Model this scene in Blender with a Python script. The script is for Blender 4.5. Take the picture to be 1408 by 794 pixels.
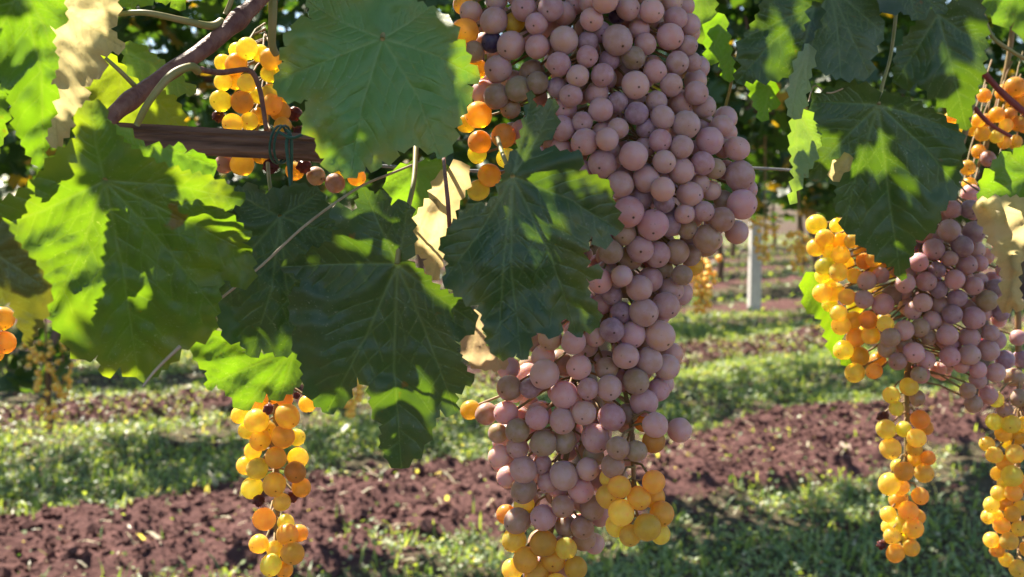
import bpy, math, random
import numpy as np
from mathutils import Vector, Matrix, noise
from mathutils.geometry import delaunay_2d_cdt

random.seed(7); rng = np.random.default_rng(11)
for o in list(bpy.data.objects): bpy.data.objects.remove(o)
scene = bpy.context.scene
COL = scene.collection
R_ = math.radians

# ------------------------------------------------------------------ camera
FPX, CX, CY, HOR = 1510.0, 704.0, 397.0, 280.0
CAMZ = 1.0
PITCH = math.atan((CY - HOR) / FPX)
cam_d = bpy.data.cameras.new('camera'); cam = bpy.data.objects.new('camera', cam_d); COL.objects.link(cam)
cam.location = (0, 0, CAMZ); cam.rotation_euler = (math.pi / 2 - PITCH, 0, 0)
cam_d.sensor_width = 36; cam_d.lens = 36 * FPX / 1408
cam_d.clip_start = 0.05; cam_d.clip_end = 1500
cam_d.dof.use_dof = True; cam_d.dof.focus_distance = 0.66; cam_d.dof.aperture_fstop = 12.5
scene.camera = cam
# ------------------------------------------------------------------ sky, sun, exposure
SUN_AZ, SUN_EL = R_(-38), R_(52)          # azimuth measured from +Y towards +X
SUN = Vector((math.sin(SUN_AZ) * math.cos(SUN_EL), math.cos(SUN_AZ) * math.cos(SUN_EL), math.sin(SUN_EL)))
world = bpy.data.worlds.new('World'); scene.world = world; world.use_nodes = True
wn = world.node_tree.nodes; wl = world.node_tree.links
sky = wn.new('ShaderNodeTexSky'); sky.sky_type = 'NISHITA'; sky.sun_disc = False
sky.sun_elevation = SUN_EL; sky.sun_rotation = SUN_AZ
sky.air_density = 1.0; sky.dust_density = 0.5; sky.ozone_density = 1.0
wl.new(sky.outputs[0], wn['Background'].inputs[0]); wn['Background'].inputs[1].default_value = 0.075
sd = bpy.data.lights.new('sun', 'SUN'); so = bpy.data.objects.new('sun', sd); COL.objects.link(so)
sd.energy = 5.0; sd.angle = R_(0.5); sd.color = (1.0, 0.91, 0.76)
so.rotation_euler = (-SUN).to_track_quat('-Z', 'Y').to_euler(); so.location = SUN * 20
scene.view_settings.view_transform = 'Standard'; scene.view_settings.look = 'None'
scene.view_settings.gamma = 1.0; scene.view_settings.use_curve_mapping = False
scene.view_settings.exposure = 1.7
scene.cycles.max_bounces = 8; scene.cycles.diffuse_bounces = 4; scene.cycles.transmission_bounces = 6
scene.cycles.use_denoising = True
scene.cycles.sample_clamp_indirect = 8

# ------------------------------------------------------------------ helpers
FWD = Vector((0, math.cos(PITCH), -math.sin(PITCH))); UP = Vector((0, math.sin(PITCH), math.cos(PITCH)))
CAM = Vector((0, 0, CAMZ))
def at(x, y, d):
    x, y, d = float(x), float(y), float(d)
    return CAM + d * (FWD + ((x - CX) / FPX) * Vector((1, 0, 0)) - ((y - CY) / FPX) * UP)
def at_np(x, y, d):
    x = np.asarray(x, float); y = np.asarray(y, float); d = np.asarray(d, float)
    a = (x - CX) / FPX; b = -(y - CY) / FPX
    return np.stack([d * a, d * (FWD.y + b * UP.y), CAMZ + d * (FWD.z + b * UP.z)], -1)
def project(p):
    v = p - CAM; d = v.dot(FWD)
    if d < 0.02: return (1e6, 1e6, d)
    return (CX + FPX * v.x / d, CY - FPX * v.dot(UP) / d, d)
def ground_at(x, y):
    v = at(x, y, 1.0) - CAM
    return CAM + v * (-CAMZ / v.z)
ROWU = Vector((0.857, 0.515, 0)).normalized(); ROWN = Vector((-ROWU.y, ROWU.x, 0))
def row_pt(p, s, z=0.0):
    v = ROWN * p + ROWU * s; return Vector((v.x, v.y, z))

def mesh_np(name, V, F, smooth=True):
    """V (n,3) float, F (m,k) int with equal k"""
    me = bpy.data.meshes.new(name); V = np.asarray(V, np.float32); F = np.asarray(F, np.int32)
    me.vertices.add(len(V)); me.vertices.foreach_set('co', V.ravel())
    k = F.shape[1]
    me.loops.add(F.size); me.loops.foreach_set('vertex_index', F.ravel())
    me.polygons.add(len(F))
    me.polygons.foreach_set('loop_start', np.arange(0, F.size, k, dtype=np.int32))
    me.polygons.foreach_set('loop_total', np.full(len(F), k, np.int32))
    me.polygons.foreach_set('use_smooth', np.full(len(F), smooth))
    me.update(calc_edges=True); me.validate()
    return me
def link(name, me, mat=None, parent=None, loc=None):
    o = bpy.data.objects.new(name, me); COL.objects.link(o)
    if mat is not None and me is not None and not me.materials: me.materials.append(mat)
    if parent is not None: o.parent = parent
    if loc is not None: o.location = loc
    return o
def wpos(o):
    p = Vector(o.location)
    while o.parent: o = o.parent; p += Vector(o.location)
    return p
def obj(name, V, F, mat, parent=None, smooth=True):
    """world-space verts; origin set to their centre"""
    V = np.asarray(V, float); c = V.mean(0)
    me = mesh_np(name, V - c, F, smooth)
    off = wpos(parent) if parent else Vector((0, 0, 0))
    return link(name, me, mat, parent, Vector(c) - off)
def thing(name, label, cat, loc, group=None):
    o = bpy.data.objects.new(name, None); COL.objects.link(o); o.location = loc
    o.empty_display_size = 0.05
    return tag(o, label, cat, group)
def tag(o, label=None, cat=None, group=None, kind=None):
    if label: o['label'] = label
    if cat: o['category'] = cat
    if group: o['group'] = group
    if kind: o['kind'] = kind
    return o
def tube(pts, rad, n=6, cap=True):
    """world polyline -> verts, quads"""
    P = [Vector(p) for p in pts]; V = []; F = []
    rad = rad if hasattr(rad, '__len__') else [rad] * len(P)
    ref = None
    for i, p in enumerate(P):
        t = (P[min(i + 1, len(P) - 1)] - P[max(i - 1, 0)])
        t = t.normalized() if t.length > 1e-9 else Vector((0, 0, 1))
        if ref is None: ref = Vector((0.31, 0.2, 0.93)) if abs(t.z) < 0.8 else Vector((1, 0.1, 0))
        a = (ref - t * ref.dot(t)); a = a.normalized() if a.length > 1e-6 else t.orthogonal().normalized()
        ref = a; b = t.cross(a)
        for k in range(n):
            an = 2 * math.pi * k / n
            V.append(p + (a * math.cos(an) + b * math.sin(an)) * rad[i])
    for i in range(len(P) - 1):
        for k in range(n):
            F.append((i * n + k, i * n + (k + 1) % n, (i + 1) * n + (k + 1) % n, (i + 1) * n + k))
    if cap:
        for i in (0, len(P) - 1):
            c = len(V); V.append(P[i])
            for k in range(n): F.append((c, i * n + k, i * n + (k + 1) % n, i * n + (k + 1) % n))
    return V, F
def quads_clean(F):
    return F
def join(parts):
    V = []; F = []
    for v, f in parts:
        b = len(V); V += [tuple(q) for q in v]; F += [tuple(i + b for i in q) for q in f]
    return V, F
def poly_obj(name, V, F, mat, parent=None, smooth=True):
    """mixed faces (degenerate quads turned to tris)"""
    V = np.array([tuple(v) for v in V], float); c = V.mean(0)
    G = []
    for f in F:
        g = []
        for i in f:
            if not g or g[-1] != i: g.append(i)
        G.append(g)
    me = bpy.data.meshes.new(name); me.from_pydata([tuple(v) for v in V - c], [], G)
    me.polygons.foreach_set('use_smooth', [smooth] * len(me.polygons)); me.update()
    off = wpos(parent) if parent else Vector((0, 0, 0))
    return link(name, me, mat, parent, Vector(c) - off)
def spline(pts, n=6):
    """Catmull-Rom through world points"""
    P = [Vector(p) for p in pts]; out = []
    for i in range(len(P) - 1):
        p0 = P[max(i - 1, 0)]; p1 = P[i]; p2 = P[i + 1]; p3 = P[min(i + 2, len(P) - 1)]
        for k in range(n):
            t = k / n
            out.append(0.5 * ((2 * p1) + (p2 - p0) * t + (2 * p0 - 5 * p1 + 4 * p2 - p3) * t * t + (3 * p1 - p0 - 3 * p2 + p3) * t ** 3))
    out.append(P[-1]); return out
def vnoise(x, y, seed=0):
    xi = np.floor(x).astype(np.int64); yi = np.floor(y).astype(np.int64); fx = x - xi; fy = y - yi
    def h(a, b):
        n = (a * 374761393 + b * 668265263 + seed * 1442695041) & 0xffffffff
        n = ((n ^ (n >> 13)) * 1274126177) & 0xffffffff
        return ((n ^ (n >> 16)) & 0xffff) / 65535.0
    fx = fx * fx * (3 - 2 * fx); fy = fy * fy * (3 - 2 * fy)
    return (h(xi, yi) * (1 - fx) + h(xi + 1, yi) * fx) * (1 - fy) + (h(xi, yi + 1) * (1 - fx) + h(xi + 1, yi + 1) * fx) * fy

# ------------------------------------------------------------------ materials
class NT:
    def __init__(s, name):
        s.m = bpy.data.materials.new(name); s.m.use_nodes = True; s.n = s.m.node_tree.nodes; s.l = s.m.node_tree.links
        s.n.clear(); s.out = s.n.new('ShaderNodeOutputMaterial')
    def add(s, t, **kw):
        nd = s.n.new('ShaderNode' + t)
        for k, v in kw.items():
            if k.startswith('i_'):
                key = k[2:].replace('_', ' ')
                inp = nd.inputs[int(key)] if key.isdigit() else nd.inputs[key]
                if hasattr(v, 'links') or isinstance(v, bpy.types.NodeSocket): s.l.new(v, inp)
                else: inp.default_value = v
            else: setattr(nd, k, v)
        return nd
    def mix(s, f, a, b, mode='MIX'):
        nd = s.n.new('ShaderNodeMix'); nd.data_type = 'RGBA'; nd.blend_type = mode
        for inp, v in ((nd.inputs[0], f), (nd.inputs[6], a), (nd.inputs[7], b)):
            if isinstance(v, bpy.types.NodeSocket): s.l.new(v, inp)
            elif isinstance(v, (int, float)): inp.default_value = v
            else: inp.default_value = (*v[:3], 1)
        return nd.outputs[2]
    def math(s, op, a, b=0.0, c=None, clamp=False):
        nd = s.n.new('ShaderNodeMath'); nd.operation = op; nd.use_clamp = clamp
        for i, v in enumerate((a, b, c)):
            if v is None: continue
            if isinstance(v, bpy.types.NodeSocket): s.l.new(v, nd.inputs[i])
            else: nd.inputs[i].default_value = v
        return nd.outputs[0]
    def noise(s, vec, scale, detail=3, rough=0.55):
        nd = s.add('TexNoise', i_Scale=scale, i_Detail=detail, i_Roughness=rough)
        if vec is not None: s.l.new(vec, nd.inputs['Vector'])
        return nd.outputs[0]
    def ramp(s, v, a, b, clamp=True):
        nd = s.n.new('ShaderNodeMapRange'); nd.clamp = clamp; s.l.new(v, nd.inputs[0])
        nd.inputs[1].default_value = a; nd.inputs[2].default_value = b
        return nd.outputs[0]
    def done(s, sh):
        s.l.new(sh, s.out.inputs[0]); return s.m

def m_simple(name, col, col2, scale=60, rough=0.7, bump=0.2, bscale=None, coord='Object', stretch=None, spec=0.3, rot=0.0):
    t = NT(name); tc = t.add('TexCoord').outputs[coord]
    if stretch:
        if rot:
            m0 = t.add('Mapping'); t.l.new(tc, m0.inputs[0]); m0.inputs['Rotation'].default_value = (0, 0, rot); tc = m0.outputs[0]
        mp = t.add('Mapping'); t.l.new(tc, mp.inputs[0]); mp.inputs['Scale'].default_value = stretch; tc = mp.outputs[0]
    f = t.ramp(t.noise(tc, scale, 5), 0.3, 0.7)
    c = t.mix(f, col, col2)
    bs = t.add('BsdfPrincipled', i_Base_Color=c, i_Roughness=rough); bs.inputs['Specular IOR Level'].default_value = spec
    b = t.add('Bump', i_Strength=bump, i_Distance=0.002); t.l.new(t.noise(tc, bscale or scale * 2, 4), b.inputs['Height'])
    t.l.new(b.outputs[0], bs.inputs['Normal'])
    return t.done(bs.outputs[0])

def m_leaf_hero(name='vine_leaf', fac=0.36, lit=(0.38, 0.66, 0.01), litmix=0.45, trm=(4.0, 3.4, 0.5), brown_edge=0.0):
    """object colour = blade colour, its alpha = how far the margin has yellowed; attributes vein, edge on the mesh"""
    t = NT(name); oi = t.add('ObjectInfo'); geo = t.add('NewGeometry'); pos = geo.outputs['Position']
    vein = t.add('Attribute', attribute_name='vein').outputs['Fac']; edge = t.add('Attribute', attribute_name='edge').outputs['Fac']
    base = oi.outputs['Color']
    n1 = t.noise(pos, 35, 4); n2 = t.noise(pos, 260, 4, 0.65)
    c = t.mix(t.ramp(n1, 0.35, 0.7), base, t.mix(1.0, base, (1.12, 1.10, 1.0), 'MULTIPLY'))
    c = t.mix(t.math('MULTIPLY', t.ramp(n2, 0.5, 0.75), 0.35), c, t.mix(1.0, base, (0.55, 0.65, 0.7), 'MULTIPLY'))
    yel = t.math('MULTIPLY', t.math('MULTIPLY', t.ramp(edge, 0.22, 0.0), t.ramp(n1, 0.38, 0.6)), t.math('SUBTRACT', 1.0, oi.outputs['Alpha']))
    c = t.mix(t.math('MULTIPLY', yel, 0.8), c, (0.20, 0.19, 0.03))
    cv = t.mix(t.math('MULTIPLY', vein, 0.8), c, t.mix(0.6, t.mix(1.0, c, (2.6, 2.2, 2.2), 'MULTIPLY'), (0.13, 0.20, 0.10)))
    # dusty residue specks on the surface
    dust = t.math('MULTIPLY', t.ramp(t.noise(pos, 520, 3, 0.7), 0.60, 0.74), t.ramp(t.noise(pos, 28, 2), 0.42, 0.65))
    cs = t.mix(t.math('MULTIPLY', dust, 0.5), cv, (0.30, 0.36, 0.36))
    brown = t.ramp(t.noise(pos, 75, 2, 0.4), 0.735, 0.77)
    if brown_edge:
        be = t.math('MULTIPLY', t.ramp(t.math('ADD', edge, t.math('MULTIPLY', n1, 0.25)), 0.24, 0.10), brown_edge)
        cs = t.mix(be, cs, (0.20, 0.11, 0.05)); cs = t.mix(t.math('MULTIPLY', t.ramp(n2, 0.55, 0.75), brown_edge * 0.6), cs, (0.24, 0.15, 0.07))
    cs = t.mix(brown, cs, (0.10, 0.05, 0.02))
    # transmitted light: yellower, veins denser
    tr = t.mix(litmix, t.mix(1.0, cs, trm, 'MULTIPLY'), lit)
    tr = t.mix(t.math('MULTIPLY', vein, 0.5), tr, t.mix(1.0, tr, (0.50, 0.55, 0.5), 'MULTIPLY'))
    bs = t.add('BsdfPrincipled', i_Base_Color=cs, i_Roughness=0.48); bs.inputs['Specular IOR Level'].default_value = 0.6
    ts = t.add('BsdfTranslucent', i_Color=tr)
    h = t.math('ADD', t.math('MULTIPLY', vein, 0.8), t.math('MULTIPLY', n2, 0.5))
    b = t.add('Bump', i_Strength=0.7, i_Distance=0.0012, i_Height=h)
    t.l.new(b.outputs[0], bs.inputs['Normal'])
    mx = t.add('MixShader', i_0=fac); t.l.new(bs.outputs[0], mx.inputs[1]); t.l.new(ts.outputs[0], mx.inputs[2])
    return t.done(mx.outputs[0])

def m_foliage(name, c1, c2, c3):
    t = NT(name); at_ = t.add('Attribute', attribute_name='rnd').outputs['Fac']
    c = t.mix(t.ramp(at_, 0.0, 0.8), c1, c2); c = t.mix(t.ramp(at_, 0.93, 0.96), c, c3)
    bs = t.add('BsdfPrincipled', i_Base_Color=c, i_Roughness=0.45)
    ts = t.add('BsdfTranslucent', i_Color=t.mix(1.0, c, (3.4, 3.2, 0.6), 'MULTIPLY'))
    mx = t.add('MixShader', i_0=0.30); t.l.new(bs.outputs[0], mx.inputs[1]); t.l.new(ts.outputs[0], mx.inputs[2])
    return t.done(mx.outputs[0])

def m_grape():
    t = NT('grape_skin'); oi = t.add('ObjectInfo'); tc = t.add('TexCoord').outputs['Object']
    rnd = oi.outputs['Random']
    off = t.add('VectorMath', operation='ADD'); t.l.new(tc, off.inputs[0])
    cmb = t.add('CombineXYZ', i_X=t.math('MULTIPLY', rnd, 37.0), i_Y=t.math('MULTIPLY', rnd, 91.0), i_Z=t.math('MULTIPLY', rnd, 13.0))
    t.l.new(cmb.outputs[0], off.inputs[1]); v = off.outputs[0]
    base = oi.outputs['Color']
    hsv = t.add('HueSaturation', i_Color=base); t.l.new(t.ramp(rnd, 0, 1), hsv.inputs['Hue'])
    hm = t.n.new('ShaderNodeMapRange'); t.l.new(rnd, hm.inputs[0]); hm.inputs[3].default_value = 0.485; hm.inputs[4].default_value = 0.52
    t.l.new(hm.outputs[0], hsv.inputs['Hue'])
    r2 = t.math('FRACT', t.math('MULTIPLY', rnd, 7.31)); vm = t.n.new('ShaderNodeMapRange'); t.l.new(r2, vm.inputs[0])
    vm.inputs[3].default_value = 0.8; vm.inputs[4].default_value = 1.15; t.l.new(vm.outputs[0], hsv.inputs['Value'])
    c0 = hsv.outputs[0]
    # waxy bloom rubbed off in patches
    n = t.noise(v, 1.6, 5, 0.6)
    bloom = t.math('MULTIPLY', t.ramp(n, 0.36, 0.66), t.math('ADD', t.math('MULTIPLY', oi.outputs['Alpha'], 0.5), 0.0))
    c = t.mix(bloom, c0, (0.66, 0.49, 0.55))
    # freckles and the blossom-end scar
    fr = t.math('MULTIPLY', t.ramp(t.noise(v, 5.5, 2, 0.5), 0.70, 0.75), 0.5)
    c = t.mix(fr, c, (0.16, 0.06, 0.03))
    sep = t.add('SeparateXYZ'); t.l.new(tc, sep.inputs[0])
    dd = t.math('ADD', t.math('MULTIPLY', sep.outputs[0], sep.outputs[0]), t.math('MULTIPLY', sep.outputs[1], sep.outputs[1]))
    dot = t.math('MULTIPLY', t.ramp(t.math('ADD', dd, t.math('MULTIPLY', n, 0.01)), 0.016, 0.007), t.math('MULTIPLY', t.math('LESS_THAN', sep.outputs[2], 0.0), t.math('LESS_THAN', t.math('FRACT', t.math('MULTIPLY', rnd, 3.77)), 0.65)))
    c = t.mix(dot, c, (0.03, 0.015, 0.01))
    bs = t.add('BsdfPrincipled', i_Base_Color=c, i_Roughness=t.math('ADD', t.math('MULTIPLY', oi.outputs['Alpha'], 0.18), 0.26))
    bs.inputs['Specular IOR Level'].default_value = 0.42
    bs.inputs['Sheen Weight'].default_value = 0.18; bs.inputs['Sheen Roughness'].default_value = 0.45; bs.inputs['Sheen Tint'].default_value = (0.86, 0.80, 1.0, 1)
    bs.inputs['Subsurface Weight'].default_value = 1.0
    bs.inputs['Subsurface Radius'].default_value = (1.0, 0.62, 0.14); bs.inputs['Subsurface Scale'].default_value = 0.006
    juice = t.mix(t.ramp(t.noise(v, 1.1, 3, 0.6), 0.35, 0.7), t.mix(1.0, c0, (1.2, 0.98, 0.5), 'MULTIPLY'), t.mix(1.0, c0, (1.5, 1.45, 0.7), 'MULTIPLY'))
    juice = t.mix(fr, juice, (0.2, 0.08, 0.03))
    ts = t.add('BsdfTranslucent', i_Color=t.mix(dot, juice, (0.03, 0.015, 0.01)))
    rf = t.add('BsdfRefraction', i_Color=juice, i_Roughness=0.42, i_IOR=1.30); m2 = t.add('MixShader', i_0=0.6); t.l.new(ts.outputs[0], m2.inputs[1]); t.l.new(rf.outputs[0], m2.inputs[2]); ts = m2
    mx = t.add('MixShader', i_0=t.math('SUBTRACT', 0.66, t.math('MULTIPLY', oi.outputs['Alpha'], 0.48))); t.l.new(bs.outputs[0], mx.inputs[1]); t.l.new(ts.outputs[0], mx.inputs[2])
    return t.done(mx.outputs[0])

def m_ground():
    t = NT('ground'); geo = t.add('NewGeometry'); pos = geo.outputs['Position']
    g = t.add('Attribute', attribute_name='grass').outputs['Fac']
    n1 = t.noise(pos, 3.0, 6); n2 = t.noise(pos, 38, 5, 0.65)
    soil = t.mix(t.ramp(n2, 0.3, 0.72), (0.058, 0.028, 0.027), (0.155, 0.078, 0.072))
    soil = t.mix(t.math('MULTIPLY', t.ramp(n1, 0.45, 0.7), 0.5), soil, (0.105, 0.053, 0.048))
    gr = t.mix(t.ramp(n2, 0.35, 0.65), (0.06, 0.06, 0.032), (0.13, 0.095, 0.065))
    c = t.mix(t.ramp(t.math('ADD', g, t.math('MULTIPLY', t.math('SUBTRACT', n2, 0.5), 0.8)), 0.35, 0.65), soil, gr)
    bs = t.add('BsdfPrincipled', i_Base_Color=c, i_Roughness=0.95); bs.inputs['Specular IOR Level'].default_value = 0.1
    b = t.add('Bump', i_Strength=0.8, i_Distance=0.02); t.l.new(n2, b.inputs['Height']); t.l.new(b.outputs[0], bs.inputs['Normal'])
    return t.done(bs.outputs[0])

LEAF = m_leaf_hero(); SHADELEAF = m_leaf_hero('shaded_leaf', 0.20, (0.40, 0.70, 0.01)); SHADE_OLDLEAF = m_leaf_hero('shaded_old_leaf', 0.14, (0.26, 0.30, 0.02)); DRYLEAF = m_leaf_hero('dry_leaf_blade', 0.56, (0.95, 0.80, 0.42), 0.55, (1.6, 1.4, 0.8), 0.4); GRAPE = m_grape(); GROUND = m_ground()  # second and third leaf materials: darker, less translucent copies with shade put in
FOL = m_foliage('row_foliage', (0.018, 0.050, 0.018), (0.050, 0.10, 0.022), (0.30, 0.19, 0.03))
WEED = m_foliage('weed_leaves', (0.055, 0.115, 0.05), (0.26, 0.33, 0.15), (0.46, 0.42, 0.30))
BARK = m_simple('old_vine_bark', (0.09, 0.055, 0.038), (0.22, 0.15, 0.11), 30, 0.9, 0.8, stretch=(1, 1, 0.2))
CANE = m_simple('ripe_cane', (0.13, 0.05, 0.045), (0.31, 0.155, 0.12), 220, 0.5, 0.7, stretch=(0.35, 1, 0.45))
GREENSTEM = m_simple('green_stem', (0.22, 0.24, 0.07), (0.34, 0.26, 0.12), 60, 0.5, 0.15)
DRYSTEM = m_simple('dry_tendril', (0.34, 0.26, 0.18), (0.48, 0.40, 0.30), 80, 0.6, 0.2)
RACHIS = m_simple('bunch_stem', (0.20, 0.17, 0.06), (0.30, 0.16, 0.08), 90, 0.6, 0.2)
REDSTEM = m_simple('red_stem', (0.16, 0.03, 0.03), (0.26, 0.06, 0.05), 60, 0.5, 0.15)
RAIL = m_simple('weathered_rail', (0.07, 0.035, 0.028), (0.30, 0.17, 0.13), 150, 0.6, 1.0, stretch=(0.06, 1.5, 1.5), rot=-0.5)
WIRE = m_simple('galvanised_wire', (0.20, 0.19, 0.20), (0.34, 0.33, 0.34), 200, 0.45, 0.1, spec=0.6)
TIE = m_simple('green_tie', (0.03, 0.09, 0.07), (0.05, 0.14, 0.11), 200, 0.4, 0.1)
CONC = m_simple('concrete', (0.60, 0.57, 0.55), (0.74, 0.71, 0.68), 25, 0.9, 0.4)
CLOD = m_simple('soil_clod', (0.062, 0.03, 0.028), (0.16, 0.082, 0.074), 40, 0.95, 0.5, coord='Object', spec=0.1)

# ------------------------------------------------------------------ ground
ROWS = [0.65, 3.25, 5.5, 7.75, 10.0, 12.25, 14.5, 16.75, 19.0]
def soil_mask(X, Y):
    """1 in the hoed strips under the rows"""
    p = X * ROWN.x + Y * ROWN.y; s = X * ROWU.x + Y * ROWU.y
    w = 0.30 * (vnoise(s * 1.6, p * 1.2, 3) - 0.5) + 0.26 * (vnoise(s * 6, p * 6, 4) - 0.5)
    k = np.mod(p - 1.0 + w, 2.25); dist = np.minimum(k, 2.25 - k)
    return np.clip((np.where(p > 4.4, 0.37, 0.50) - dist) / 0.14, 0, 1) * np.where(p > 4.4, 0.85, 1.0)
def height(X, Y):
    m = soil_mask(X, Y)
    h = 0.05 * (vnoise(X * 0.9, Y * 0.9, 1) - 0.5) + 0.03 * (vnoise(X * 3, Y * 3, 2) - 0.5)
    cl = 0.040 * (vnoise(X * 7, Y * 7, 5) - 0.5) + 0.026 * (vnoise(X * 19, Y * 19, 6) - 0.5) + 0.024 * (vnoise(X * 50, Y * 50, 7) - 0.5)
    far = np.clip(1.5 - np.hypot(X, Y) / 30, 0, 1)
    return (h + cl * (0.22 + 0.78 * m) + 0.05 * m) * far
xs = np.concatenate([-np.geomspace(400, 5.2, 26), np.arange(-5, 7.5, 0.028), np.geomspace(7.7, 400, 26)])
ys = np.concatenate([-np.geomspace(300, 1.0, 14), np.arange(-0.8, 2.2, 0.2), np.arange(2.2, 8.5, 0.024), np.geomspace(8.55, 500, 150)])
X, Y = np.meshgrid(xs, ys); Z = height(X, Y)
nx, ny = len(xs), len(ys)
idx = np.arange(nx * ny).reshape(ny, nx)
F = np.stack([idx[:-1, :-1].ravel(), idx[:-1, 1:].ravel(), idx[1:, 1:].ravel(), idx[1:, :-1].ravel()], 1)
me = mesh_np('ground', np.stack([X.ravel(), Y.ravel(), Z.ravel()], 1), F)
a = me.attributes.new('grass', 'FLOAT', 'POINT'); a.data.foreach_set('value', (1 - soil_mask(X, Y)).ravel().astype(np.float32))
tag(link('ground', me, GROUND), kind='structure')

def scatter(n, pmin, pmax, dens, wide=0.62):
    """random ground points inside the camera's wedge, kept with probability dens(X,Y)"""
    d = np.sqrt(rng.uniform(pmin ** 2, pmax ** 2, n)); a = rng.uniform(-wide, wide, n)
    x = d * a; y = d; k = rng.uniform(0, 1, n) < dens(x, y); return x[k], y[k]

def leaf_cloud(P, size, normal_up, rnd, tmpl, name, mat, parent=None, smooth=False, yaw=None, tilt=None):
    """instances of a small leaf template baked into one mesh; P (n,3), size (n,)"""
    n = len(P); TV, TF = tmpl
    yaw = rng.uniform(0, 2 * math.pi, n) if yaw is None else yaw
    tilt = np.abs(rng.normal(0, normal_up, n)) if tilt is None else tilt
    roll = rng.normal(0, normal_up * 0.6, n)
    cz, sz, cx, sx, cy, sy = np.cos(yaw), np.sin(yaw), np.cos(tilt), np.sin(tilt), np.cos(roll), np.sin(roll)
    Rz = np.zeros((n, 3, 3)); Rz[:, 0, 0] = cz; Rz[:, 0, 1] = -sz; Rz[:, 1, 0] = sz; Rz[:, 1, 1] = cz; Rz[:, 2, 2] = 1
    Rx = np.zeros((n, 3, 3)); Rx[:, 0, 0] = 1; Rx[:, 1, 1] = cx; Rx[:, 1, 2] = -sx; Rx[:, 2, 1] = sx; Rx[:, 2, 2] = cx
    Ry = np.zeros((n, 3, 3)); Ry[:, 1, 1] = 1; Ry[:, 0, 0] = cy; Ry[:, 0, 2] = sy; Ry[:, 2, 0] = -sy; Ry[:, 2, 2] = cy
    M = Rz @ Rx @ Ry
    V = np.einsum('nij,kj->nki', M, TV) * np.asarray(size)[:, None, None] + np.asarray(P)[:, None, :]
    F = (TF[None] + (np.arange(n) * len(TV))[:, None, None]).reshape(-1, TF.shape[1])
    V = V.reshape(-1, 3)
    off = np.array(wpos(parent)) if parent else np.zeros(3)
    me = mesh_np(name, V - off, F, smooth)
    at_ = me.attributes.new('rnd', 'FLOAT', 'POINT'); at_.data.foreach_set('value', np.repeat(rnd, len(TV)).astype(np.float32))
    return link(name, me, mat, parent)

# weeds: small rounded leaves on the unhoed strips, straggling into the soil
clover_V = np.array([(0, 0, 0), (0.38, 0.35, 0.10), (0.40, 0.75, 0.12), (0, 1.0, 0.02), (-0.40, 0.75, 0.12), (-0.38, 0.35, 0.10)])
clover_F = np.array([(0, 1, 2), (0, 2, 3), (0, 3, 4), (0, 4, 5)])
blade_V = np.array([(-0.06, 0, 0), (0.06, 0, 0), (0.05, 0.55, 0.12), (-0.05, 0.55, 0.12), (0.0, 1.0, 0.05)])
blade_F = np.array([(0, 1, 2), (0, 2, 3), (3, 2, 4)])
def gdens(x, y):
    m = soil_mask(x, y); pat = vnoise(x * 1.7, y * 1.7, 21) * 0.6 + vnoise(x * 7, y * 7, 22) * 0.5
    return np.clip((1 - m) * np.clip((pat - 0.36) * 2.6, 0.05, 1) + 0.022 * m, 0, 1)
x, y = scatter(440000, 1.6, 9.0, gdens, 0.9)
hh = height(x, y) + rng.uniform(0.0, 0.022, len(x)) * np.clip(vnoise(x * 4, y * 4, 9) * 2, 0.2, 1.6)
g = leaf_cloud(np.stack([x, y, hh], 1), rng.uniform(0.007, 0.019, len(x)) * (0.8 + y * 0.06), 0.55, rng.uniform(0, 1, len(x)) ** 0.9, (clover_V, clover_F), 'ground_weeds', WEED)
tag(g, 'low green weeds carpeting the strips between the vine rows', 'weeds', kind='stuff')
x, y = scatter(90000, 1.6, 10.0, gdens, 0.9)
g = leaf_cloud(np.stack([x, y, height(x, y) - 0.003], 1), rng.uniform(0.03, 0.075, len(x)), 0.3, rng.uniform(0, 1, len(x)), (blade_V, blade_F), 'grass', WEED, tilt=rng.uniform(0.5, 1.4, len(x)))
tag(g, 'thin short grass blades among the weeds between rows', 'grass', kind='stuff')
x, y = scatter(60000, 8.5, 34.0, gdens)
g = leaf_cloud(np.stack([x, y, height(x, y) + rng.uniform(0, 0.04, len(x))], 1), rng.uniform(0.03, 0.07, len(x)), 0.6, rng.uniform(0, 0.92, len(x)), (clover_V, clover_F), 'distant_grass', WEED)
tag(g, 'distant grass strips fading off under the far vine rows', 'grass', kind='stuff')
# straw and dead scraps lying about
x, y = scatter(9000, 1.8, 9.0, lambda x, y: 0.25 + 0.4 * vnoise(x * 2, y * 2, 41), 0.8)
g = leaf_cloud(np.stack([x, y, height(x, y) + 0.012], 1), rng.gamma(2.0, 0.012, len(x)) + 0.012, 0.25, rng.uniform(0.965, 1.0, len(x)), (blade_V * np.array((1.6, 1, 1)), blade_F), 'straw_litter', WEED)
tag(g, 'pale straw and dead leaf scraps strewn over soil and weeds', 'litter', kind='stuff')
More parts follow.
